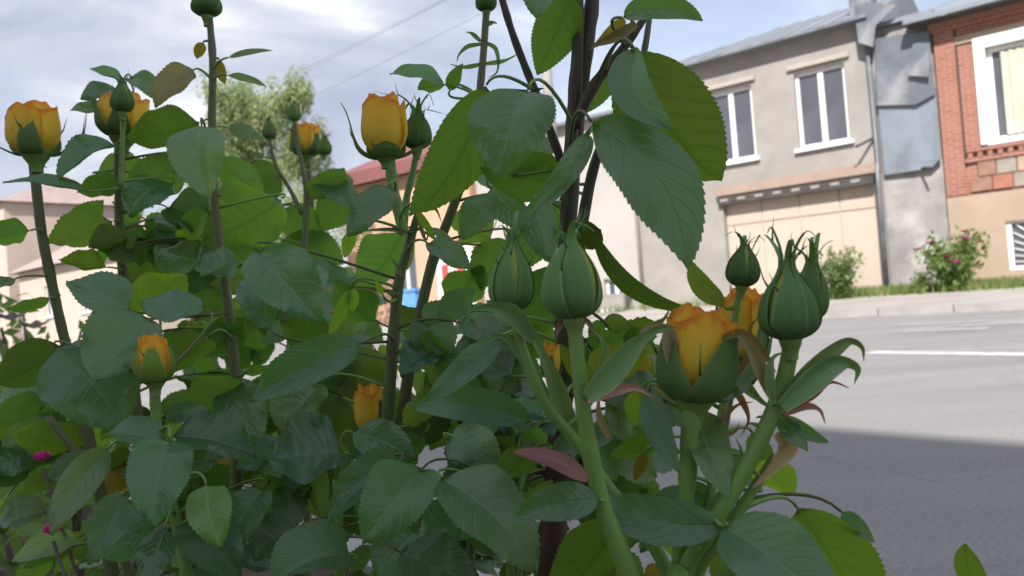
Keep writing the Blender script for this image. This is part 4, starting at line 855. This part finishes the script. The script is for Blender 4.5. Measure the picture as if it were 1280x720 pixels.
# left bush
for a in ((243, 87, 194, 132, 42, .57, 't', 0, 20, BROWN), (254, 53, 246, 74, 13, .58, 'u', 0, 0, BROWN), (274, 74, 281, 106, 14, .58, 'u', 0, 10, BROWN),
          (286, 72, 341, 63, 9, .57, 't', 0, 30, None), (284, 94, 333, 108, 11, .57, 't', 0, 30, None), (153, 98, 112, 86, 17, .64, 't', 0, 30, None),
          (147, 112, 100, 123, 28, .64, 't', 0, 25, None), (134, 132, 87, 138, 20, .64, 't', 0, 25, None), (165, 96, 198, 127, 30, .66, 't', 0, 10, None),
          (250, 152, 156, 172, 48, .61, 'u', 0, 15, None), (142, 182, 74, 226, 44, .60, 't', 0, 20, None), (252, 158, 262, 247, 76, .52, 't', -.02, 5, None),
          (172, 260, 236, 186, 50, .64, 'u', 0, 15, None), (120, 216, 190, 205, 44, .64, 'u', 0, 20, None), (108, 239, 3, 227, 20, .57, 't', 0, 40, None),
          (352, 248, 254, 298, 92, .60, 'u', 0, 5, None), (210, 260, 270, 300, 56, .63, 't', 0, 15, None), (215, 230, 160, 270, 56, .62, 't', 0, 15, None),
          (38, 288, -12, 300, 34, .58, 'u', 0, 10, None), (18, 349, -16, 362, 18, .58, 't', 0, 20, None), (62, 372, 7, 386, 14, .59, 'u', 0, 25, None),
          (142, 276, 58, 303, 46, .62, 'u', 0, 25, None), (134, 334, 73, 325, 34, .60, 'u', 0, 10, YOUNG), (162, 388, 83, 350, 54, .52, 't', -.01, 12, None),
          (190, 398, 122, 478, 96, .50, 't', -.01, 5, None), (164, 392, 234, 344, 54, .55, 'u', 0, 5, YOUNG), (256, 388, 174, 377, 38, .51, 't', 0, 30, None),
          (70, 436, 152, 538, 100, .50, 't', -.01, 5, None), (84, 434, -4, 482, 54, .56, 'u', 0, 10, None), (212, 548, 194, 658, 80, .44, 't', -.01, 5, None),
          (258, 606, 276, 684, 56, .44, 't', 0, 5, YOUNG), (104, 562, 18, 540, 58, .62, 'u', 0, 5, YOUNG), (136, 560, 64, 668, 46, .47, 't', 0, -30, DULL),
          (97, 672, 16, 702, 34, .50, 't', 0, -30, PALE), (122, 660, 182, 694, 56, .52, 't', 0, 10, None), (206, 660, 184, 730, 48, .43, 't', 0, 5, None),
          (60, 500, -10, 510, 40, .66, 't', 0, 35, PALE), (40, 560, -20, 590, 60, .66, 't', 0, 25, None), (70, 520, 0, 560, 40, .64, 't', 0, -40, PALE),
          (200, 555, 128, 545, 36, .46, 't', 0, 30, None), (205, 520, 265, 515, 28, .48, 't', 0, 35, None), (216, 545, 320, 570, 48, .47, 't', 0, -25, None),
          (290, 545, 232, 600, 60, .50, 't', 0, 10, None), (300, 470, 240, 520, 56, .54, 'u', 0, 10, None), (280, 480, 330, 550, 60, .55, 't', 0, 10, None),
          (262, 420, 215, 465, 50, .54, 'u', 0, 10, None), (300, 330, 250, 345, 50, .56, 't', 0, 20, None), (280, 300, 330, 350, 60, .62, 'u', 0, 5, None),
          (250, 330, 200, 310, 54, .62, 't', 0, 20, None), (255, 440, 305, 400, 44, .58, 'u', 0, 10, None), (100, 480, 30, 440, 60, .62, 'u', 0, 10, None),
          (130, 590, 60, 600, 44, .56, 't', 0, 25, None), (160, 620, 120, 700, 56, .50, 't', 0, 10, None), (245, 650, 300, 720, 66, .48, 't', 0, 10, None),
          (60, 640, -5, 655, 36, .60, 't', 0, 30, DULL), (300, 620, 350, 680, 60, .50, 'u', 0, 10, None), (90, 300, 130, 250, 34, .66, 'u', 0, 10, None),
          (160, 300, 110, 310, 40, .60, 'u', 0, 20, None), (270, 200, 330, 250, 50, .66, 'u', 0, 10, None), (275, 180, 215, 215, 46, .62, 't', 0, 20, None),
          (285, 160, 330, 175, 22, .6, 't', 0, 20, None), (150, 225, 96, 240, 30, .62, 'u', 0, 10, None)):
    leaf('B', *a[:4], a[4] * .92, *a[5:8], r=a[8], tint=a[9] or tuple(np.array([1.0, 1.0, 1.0]) * rng.uniform(.8, 1.35) * [rng.uniform(.85, 1.2), 1, rng.uniform(.85, 1.15)]), bow=(.10 if a[6] == 't' else -.07) * rng.uniform(.2, 1.8), sb=rng.uniform(-.06, .06), fold=rng.uniform(.1, .5), cup=rng.uniform(-.06, .10), tw=rng.uniform(-.5, .5), wav=rng.uniform(.02, .07))
for a in ((318, 200, 352, 240, 30, 'u'), (355, 260, 400, 300, 50, 'u'), (400, 215, 440, 260, 40, 't'), (440, 230, 400, 290, 50, 'u'), (350, 300, 430, 330, 60, 'u'), (300, 260, 350, 220, 40, 'u'), (392, 250, 430, 210, 30, 'u'), (300, 330, 360, 380, 60, 'u'), (420, 330, 380, 380, 56, 't')):
    leaf('D', *a[:5], .93, a[5], r=rng.uniform(-20, 30))

# --- filling leaves: compound leaves with five leaflets
TEMPL = []
for k in range(8):
    rows, uv = blade(np.zeros(3), np.array([0, 1.0, 0]), .62 + .1 * rng.random(), np.array([0, 0, 1.0]), bow=rng.uniform(-.02, .14), sb=rng.uniform(-.05, .05), fold=rng.uniform(.1, .45), cup=rng.uniform(-.05, .1), tw=rng.uniform(-.5, .5), wav=.05, teeth=9, cols=4, seed=100 + k)
    b = MB().grid(rows, uv); me = mesh('leaflet', b.v, b.f, b.uv); me.materials.append(LEAF); TEMPL.append(me)
def frame3(y, n, s):
    y = unit(y); n = unit(n - np.dot(n, y) * y); x = np.cross(y, n)
    m = Matrix.Identity(4)
    for i in range(3): m[i][0], m[i][1], m[i][2] = x[i] * s, y[i] * s, n[i] * s
    return m
def inside(p, poly):
    x, y = p; c = False
    for i in range(len(poly)):
        (x1, y1), (x2, y2) = poly[i], poly[i - 1]
        if (y1 > y) != (y2 > y) and x < (x2 - x1) * (y - y1) / (y2 - y1) + x1: c = not c
    return c
def fill(key, poly, dr, count, face=.5, size=(.030, .052), tint=None):
    if key not in ALLC: ALLC[key] = np.vstack(CANEPTS[key])
    C = ALLC[key]; xs = [p[0] for p in poly]; ys = [p[1] for p in poly]; made = 0
    for _ in range(count * 30):
        if made >= count: break
        px, py = rng.uniform(min(xs), max(xs)), rng.uniform(min(ys), max(ys))
        if not inside((px, py), poly): continue
        p = at(px, py, rng.uniform(*dr)); d = np.linalg.norm(C - p, axis=1); i = int(np.argmin(d + rng.random(len(d)) * .03))
        if d[i] > .17 or d[i] < .02: continue
        q = C[i]; mid = (q + p) / 2 + np.array([0, 0, .18 * d[i]]); t = np.linspace(0, 1, 8)[:, None]
        path = (1 - t) ** 2 * q + 2 * t * (1 - t) * mid + t * t * p
        o = MB().tube(path, np.linspace(.0011, .0007, 8), 5).put('compound_leaf', C_OLIVE, BUSH[key], origin=q)
        tan = unit(path[-1] - path[-3]); c = unit(CAM - p); upn = unit(np.array([0, 0, 1.0]) - tan * tan[2])
        nrm = unit(upn * .8 + c * (1.0 if rng.random() > face else -1.0) + rng.normal(0, .35, 3)); s0 = rng.uniform(*size)
        vt = rng.random(); sd = np.cross(tan, nrm); spots = [(path[-1], tan + rng.normal(0, .2, 3), 1.1)]
        for v, k in ((5, .95), (3, .75)):
            if d[i] < .05 and v == 3: continue
            for sg in (-1, 1): spots.append((path[v], tan * .55 + sg * sd + rng.normal(0, .15, 3), k))
        for pt, dr_, k in spots:
            dv = unit(dr_ + np.array([0, 0, -.25])); nn = nrm + rng.normal(0, .22, 3)
            lf = link('leaflet', TEMPL[rng.integers(8)], pt, o, tint if tint is not None else ((1.9, 1.6, .9) if vt < .12 else (2.2, .9, .9) if vt < .16 else tuple(np.array([rng.uniform(.8, 1.25), 1, rng.uniform(.8, 1.15)]) * rng.uniform(.75, 1.4))), None, frame3(dv, nn, s0 * k * rng.uniform(.85, 1.15)))
        made += 1
fill('B', [(0, 500), (60, 450), (95, 330), (150, 250), (230, 230), (310, 250), (320, 720), (0, 720)], (.60, .85), 46, .5)
fill('C', [(330, 330), (430, 340), (470, 400), (560, 400), (640, 420), (680, 470), (680, 720), (320, 720)], (.55, .74), 42, .45)
fill('D', [(230, 330), (330, 320), (440, 310), (470, 400), (450, 640), (250, 640)], (.86, 1.05), 28, .5, (.04, .065))
fill('C', [(500, 400), (620, 380), (680, 440), (740, 560), (700, 650), (560, 640)], (.44, .56), 18, .4, (.026, .040))
fill('A', [(700, 430), (800, 430), (830, 560), (760, 600), (650, 560)], (.38, .46), 14, .55, (.020, .030))
fill('A', [(640, 500), (760, 560), (880, 560), (960, 620), (1000, 730), (640, 730)], (.38, .5), 12, .5, (.022, .035))

# --- buds and flowers
def bframe(base, tip):
    a = unit(tip - base); c = unit(CAM - base); x = unit(np.cross(a, c)); y = np.cross(a, x)       # -y faces the camera... x to the side
    return a, x, -y
PROF = np.array([(0, .36), (.06, .66), (.16, .90), (.29, 1), (.43, .98), (.59, .88), (.75, .69), (.89, .45), (1, .24)])
def surf(fr, base, r, z, phi): 
    a, x, y = fr; return base + a * z + (x * math.cos(phi) + y * math.sin(phi)) * r
def sepal_mesh(fr, base, R_, H_, phi, prof, wid, twist=0.0, nrow=18, lobes=0, seed=0, curv=.5):
    """prof: (r/R, z/H) centre line, wid: half width / R along it"""
    q = np.random.default_rng(seed); P = catmull(prof, nrow); W = np.interp(np.linspace(0, 1, nrow), np.linspace(0, 1, len(wid)), wid)
    rows, uvs = [], []; us = np.linspace(-1, 1, 7)
    for i in range(nrow):
        v = i / (nrow - 1); row = []
        r, z = P[i][0] * R_, P[i][1] * H_
        for u in us:
            half = W[i] * R_; rr = max(r, curv * R_); ang = u * half / rr
            p = surf(fr, base, r, z, phi + twist * v * v) if False else None
            # bend about the bud's axis with radius rr
            cx = r - rr + rr * math.cos(ang); sx = rr * math.sin(ang); ph = phi + twist * v * v
            a, x, y = fr; er = x * math.cos(ph) + y * math.sin(ph); et = -x * math.sin(ph) + y * math.cos(ph)
            row.append(base + a * z + er * (cx + .05 * R_ * (1 - abs(u)) ** 2 * (1 - v) + .035 * R_ * max(0, abs(u) - .6) * 2.5) + et * sx)
        rows.append(row); uvs.append([(u * .5 + .5, v) for u in us])
    b = MB().grid(np.array(rows), np.array(uvs))
    a, x, y = fr
    for k in range(lobes):
        i = int(nrow * (.45 + .4 * q.random())); e = rows[i][0 if k % 2 else -1]; ph = phi + twist * (i / nrow) ** 2; er = x * math.cos(ph) + y * math.sin(ph); et = (-x * math.sin(ph) + y * math.cos(ph)) * (-1 if k % 2 else 1)
        l = R_ * (.35 + .4 * q.random())
        b.tube([e, e + (a * .7 + et * .35 + er * .25) * l * .6, e + (a * 1.3 + et * (.3 + .4 * q.random()) + er * .3) * l], [R_ * .045, R_ * .03, R_ * .006], 5)
    return b
def receptacle(key, fr, base, R_, mat=SEPAL, k=.5, h=.9, tint=None, name='rosebud'):
    prof = [(-h, .255), (-h * .8, .26), (-h * .55, .25 + (k - .25) * .25), (-h * .3, .25 + (k - .25) * .7), (0, k), (.12, k * .9)]
    P = catmull(prof, 14); th = np.linspace(0, 2 * math.pi, 16, endpoint=False)
    rows = np.array([[surf(fr, base, r * R_, z * R_, t) for t in th] for z, r in P])
    b = MB().grid(rows, np.stack(np.meshgrid(np.linspace(.3, .4, 16), np.linspace(0, 1, 14)), -1), wrap=True)
    return b.put(name, C_GREEN, BUSH[key], origin=base)
HP = math.pi / 2
SEED = [0]
def closed_bud(key, bx, by, tx, ty, w, d, dd=0.0, spread=.25, ext=.45, lobes=2, phi0=0.3, tint=(1, 1, 1), k=.5, core=True):
    base, tip = at(bx, by, d), at(tx, ty, d + dd); fr = bframe(base, tip); R_ = w / 2 * d / FPX; H_ = np.linalg.norm(tip - base)
    o = receptacle(key, fr, base, R_, k=.42, h=.75, tint=tint)
    th = np.linspace(0, 2 * math.pi, 20, endpoint=False)
    rows = np.array([[surf(fr, base, R_ * .94 * r, H_ * z, t) for t in th] for z, r in catmull(PROF, 14)])
    MB().grid(rows, None, wrap=True).put('bud_core', BUDCORE, o)
    for i in range(5):
        SEED[0] += 1; q = np.random.default_rng(SEED[0]); off = 1.03 + .075 * (i % 2)
        prof = [(PROF[j][1] * off, PROF[j][0]) for j in (0, 1, 2, 3, 4, 5, 6, 7)]
        sp = spread * (.3 + 1.6 * q.random()); el = ext * (.45 + .95 * q.random())
        prof += [(.14 + sp * .3, 1.0 + el * .25), (.16 + sp * 1.0, 1.0 + el * .7), (.2 + sp * 1.9, 1.0 + el * (1.0 - .3 * sp)), (.2 + sp * 2.9, 1.0 + el * (.95 - .7 * q.random()))]
        wid = [.34, .56, .70, .71, .66, .56, .42, .27, .17, .13, .08, .01]
        sepal_mesh(fr, base, R_, H_, phi0 + (i + q.uniform(-.12, .12)) * 2 * math.pi / 5, prof, wid, twist=q.uniform(-.9, .9), lobes=lobes, seed=SEED[0], nrow=24, curv=.25).put('sepal', SEPAL, o, color=tuple(np.array(tint) * q.uniform(.85, 1.15)))
    return o
def petal_mesh(fr, base, R_, H_, phi, span, rs, hs, lip=0.0, spiral=.10, open_=0.0, seed=0, fray=.03, z0=0.0):
    q = np.random.default_rng(seed); prof = catmull([(0, .50), (.15, .84), (.35, 1.0), (.6, 1.0), (.82, .97 + open_ * .6), (1.0, .95 + open_)], 16); us = np.linspace(-1, 1, 15)
    ph = q.random(3) * 6.28; rows, uvs = [], []
    for i, (z, r) in enumerate(prof):
        v = i / 15; row = []
        for u in us:
            top = 1 - .13 * abs(u) ** 2.2 + fray * math.sin(u * 3.1 + ph[0]) + fray * .35 * math.sin(u * 13 + ph[1]) + .05 * math.exp(-((u - .35 * math.sin(ph[2])) * 4) ** 2)
            rr = r * rs * (1 + spiral * u) + lip * max(0, v - .72) ** 1.2 * 3.2 * (1 + .5 * math.sin(u * 4 + ph[2])) + .32 * max(0, abs(u) - .82) * (.4 + v) + .015 * math.sin(u * 9 + v * 5 + ph[1])
            zz = z0 + z * hs * top - lip * max(0, v - .86) * 2.2
            row.append(surf(fr, base, rr * R_, zz * H_, phi + u * span))
        rows.append(row); uvs.append([(u * .5 + .5, v) for u in us])
    return MB().grid(np.array(rows), np.array(uvs))
UPCUP = [(.35, -.10), (.75, -.04), (1.02, .10), (1.12, .28), (1.15, .48), (1.2, .66), (1.32, .86)]
HUG = [(.35, -.10), (.75, -.04), (1.0, .08), (1.07, .24), (1.05, .42), (1.02, .58), (1.04, .70)]
WIDE = [(.35, -.08), (.8, -.06), (1.15, .02), (1.5, .14), (1.8, .34), (1.92, .6), (1.98, .86)]
REFL = [(.35, -.06), (.8, -.02), (1.1, .10), (1.35, .22), (1.7, .24), (2.1, .12), (2.4, -.12)]
WID = [.40, .62, .62, .50, .34, .18, .02]
def flower(key, bx, by, tx, ty, w, d, seps, mat=PETAL, dd=0.0, petals=((HP + .55, 1.0, 1.0, .90, .07, -.04), (HP - 1.5, 1.0, .97, .97, .05, -.04), (HP + 2.6, 1.0, .96, .95, .10, 0), (HP - .3, .9, .82, 1.02, .02, -.10), (HP + 1.9, .9, .80, 1.04, 0, -.12), (HP - 2.4, .9, .64, 1.0, 0, -.12), (HP, 1.3, .42, .98, 0, -.1)), k=.62, h=.9, tint=None, fray=.03):
    base, tip = at(bx, by, d), at(tx, ty, d + dd); fr = bframe(base, tip); R_ = w / 2 * d / FPX; H_ = np.linalg.norm(tip - base)
    o = receptacle(key, fr, base, R_, k=k, h=h, tint=tint, name='rose_flower')
    for ph, span, rs, hs, lip, op in petals:
        SEED[0] += 1; petal_mesh(fr, base, R_, H_, ph, span * 1.25, rs, hs, lip, open_=op, seed=SEED[0], fray=fray).put('petal', mat, o)
    for s in seps:
        SEED[0] += 1; ph, prof = s[0], s[1]; tw = s[2] if len(s) > 2 else 0; sc_ = s[3] if len(s) > 3 else 1.0
        sepal_mesh(fr, base, R_, H_, ph, prof, [x * sc_ for x in WID], tw, lobes=1, seed=SEED[0], nrow=20, curv=.75).put('sepal', SEPAL, o, color=s[4] if len(s) > 4 else tint)
    return o
# near buds
closed_bud('A', 718, 398, 713, 302, 70, .30, spread=.12, ext=.2, phi0=HP - .25, lobes=2, tint=(1.25, 1.35, 1.25), k=.52)
closed_bud('A', 639, 388, 641, 306, 52, .335, spread=.2, ext=.4, phi0=HP + .4, lobes=3, tint=(1.25, 1.35, 1.2))
closed_bud('A', 988, 424, 984, 338, 68, .30, spread=.24, ext=.5, phi0=HP + .2, lobes=1, tint=(1.0, 1.1, 1.1), k=.6)
closed_bud('A', 1012, 400, 1016, 328, 42, .318, spread=.6, ext=.5, phi0=HP, lobes=1, tint=(1.1, 1.2, 1.0))
closed_bud('A', 927, 358, 931, 308, 38, .345, spread=.45, ext=.38, phi0=HP + .5, lobes=1, tint=(.8, .85, .8))
# near flower
flower('A', 868, 492, 876, 388, 90, .312, [(HP + .95, [(.35, -.10), (.75, -.04), (1.02, .10), (1.10, .28), (1.06, .48), (1.02, .66), (1.04, .80)], 0, 1.55, (1.05, 1.1, 1.0)), (HP - .80, [(.35, -.10), (.75, -.04), (1.02, .10), (1.12, .30), (1.12, .50), (1.16, .68), (1.4, .80)], 0, 1.55, (1.0, 1.1, 1.0)), (HP + 2.3, HUG, 0, 1.2, (1.4, 1.25, .7)), (HP - 2.1, WIDE, 0, 1, None), (-HP, HUG, 0, 1, None)], k=.60, h=1.0, fray=.022,
       petals=((HP - .25, .85, .90, .97, .04, -.12), (HP + 1.5, .85, .93, .90, .07, -.06), (HP - 1.9, .85, .95, .93, .10, 0), (HP + .6, .85, .72, 1.04, .03, -.10), (HP + 2.8, .85, .74, 1.0, .04, -.05), (HP - 1.1, .85, .6, 1.03, .02, -.08), (HP, 1.2, .42, .98, 0, -.1)))
strap('A', [(895, 455), (912, 428), (935, 424), (958, 446), (970, 466)], .304, 26, tint=(2.6, 1.0, 1.0), wob=.6, name='bract')
strap('A', [(842, 462), (838, 430), (832, 412), (812, 410), (798, 416)], .304, 20, tint=(3.0, 1.1, 1.7), wob=.5, name='bract')
# second flower behind it and a withered petal
flower('A', 930, 452, 932, 362, 58, .37, [(HP + .6, WIDE, 0, .8), (HP - .8, HUG, 0, 1), (HP + 2.4, HUG, 0, 1), (-HP, UPCUP, 0, 1), (.2, UPCUP, 0, .8)], k=.55)
flower('A', 690, 470, 688, 430, 24, .40, [(HP, HUG, 0, 1), (0, HUG, 0, 1), (math.pi, UPCUP, 0, 1)])
leaf('A', 862, 420, 856, 384, 44, .325, 'u', tint=(4.0, 1.0, 1.4), st=False, tip_pow=.35, base_pow=.35)
# left and middle flowers
flower('B', 45, 190, 42, 131, 58, .60, [(HP + .25, [(.35, -.1), (.8, -.04), (1.0, .10), (1.04, .3), (.98, .48), (.92, .62), (.9, .76)], 0, .8), (.1, WIDE, .0, .7), (math.pi + .1, WIDE, 0, .7), (-HP + .6, UPCUP, 0, 1), (-HP - .6, UPCUP, 0, 1)])
flower('B', 154, 168, 158, 120, 58, .63, [(HP + 1.25, UPCUP, 0, 1), (HP + .2, UPCUP, 0, .8), (-.2, HUG, 0, .9), (-HP, HUG, 0, 1), (math.pi + .5, UPCUP, 0, 1)])
closed_bud('B', 153, 140, 153, 104, 27, .575, spread=.5, ext=.3, lobes=1, tint=(.8, .9, .85))
closed_bud('B', 259, 20, 258, -14, 35, .58, spread=.6, ext=.3, lobes=1, tint=(.8, .9, .8))
flower('B', 194, 474, 190, 420, 44, .46, [(HP + .1, [(.35, -.1), (.8, -.02), (1.05, .14), (1.12, .34), (1.0, .56), (.82, .72), (.75, .8)], 0, 1.25, (1.5, 1.4, .7)), (HP + 1.3, [(.35, -.1), (.8, -.02), (1.05, .14), (1.12, .34), (1.02, .56), (.86, .74), (.85, .86)], 0, 1.2, (1.5, 1.4, .7)), (HP - 1.3, [(.35, -.1), (.8, -.02), (1.05, .14), (1.12, .34), (1.02, .56), (.86, .74), (.85, .9)], 0, 1.2, (1.3, 1.3, .7)), (-HP + .5, HUG, 0, 1.1), (-HP - .6, HUG, 0, 1.1)], mat=PETAL_Y, fray=.05,
       petals=((HP, .8, .86, .98, .02, -.12), (HP + 2.1, .8, .85, 1.0, .03, -.12), (HP - 2.1, .8, .84, .96, .03, -.12), (HP + 1, .8, .62, 1.04, 0, -.1), (HP - 1, 1.2, .45, 1.0, 0, -.1)))
flower('C', 483, 192, 480, 122, 54, .50, [(math.pi - .1, [(.35, -.10), (.9, -.06), (1.3, .06), (1.5, .28), (1.6, .52), (1.72, .72), (1.95, .9)], 0, 1), (.1, [(.35, -.1), (.8, -.06), (1.15, 0), (1.5, .08), (1.8, .12), (2.0, .14), (2.2, .1)], 0, .8), (HP, [(.35, -.1), (.8, -.06), (1.05, .02), (1.08, .07), (1.1, .10), (1.12, .12), (1.13, .14)], 0, 1.1), (-HP + .5, HUG, 0, 1), (-HP - .5, HUG, 0, 1)], h=.7,
       petals=((HP + .2, .85, 1.0, .97, .03, -.06), (HP + 2.2, .85, .98, 1.0, .05, -.06), (HP - 2.0, .85, .96, .95, .06, -.05), (HP + 1.2, .8, .8, 1.03, .02, -.06), (HP - .9, .8, .78, 1.02, .02, -.06), (HP + 3, .8, .6, 1.0, 0, -.08), (HP, 1.2, .42, .98, 0, -.1)))
closed_bud('C', 521, 186, 522, 140, 36, .52, spread=.6, ext=.4, lobes=2, tint=(.9, 1.0, .8))
cane('C', [(521, 190, 8), (516, 215, 8), (508, 250, 9), (505, 292, 9)], .52, C_GREEN)
closed_bud('C', 608, 14, 607, -20, 26, .53, spread=.6, ext=.3, lobes=2, tint=(.8, .9, .7))
flower('C', 466, 540, 460, 482, 36, .53, [(HP - .8, HUG, 0, 1), (HP + 2.2, UPCUP, 0, 1), (0, HUG, 0, 1)], mat=PETAL)
cane('C', [(463, 545, 9), (468, 580, 10), (474, 640, 11)], .53, C_GREEN)
# rear buds
closed_bud('D', 337, 174, 336, 150, 16, .92, spread=.2, ext=.2, lobes=0, tint=(1.0, 1.0, .9))
closed_bud('D', 368, 152, 368, 128, 15, .92, spread=.2, ext=.2, lobes=0, tint=(1.0, 1.0, .9))
closed_bud('D', 405, 194, 406, 172, 18, .95, spread=.3, ext=.2, lobes=0, tint=(1.2, 1.1, .8))
flower('D', 382, 192, 383, 156, 36, .97, [(HP + .8, UPCUP, 0, 1), (HP - .8, HUG, 0, 1), (-HP, HUG, 0, 1)])
flower('D', 335, 300, 334, 284, 20, .97, [(HP + .8, UPCUP, 0, 1), (HP - .8, HUG, 0, 1), (-HP, HUG, 0, 1)])
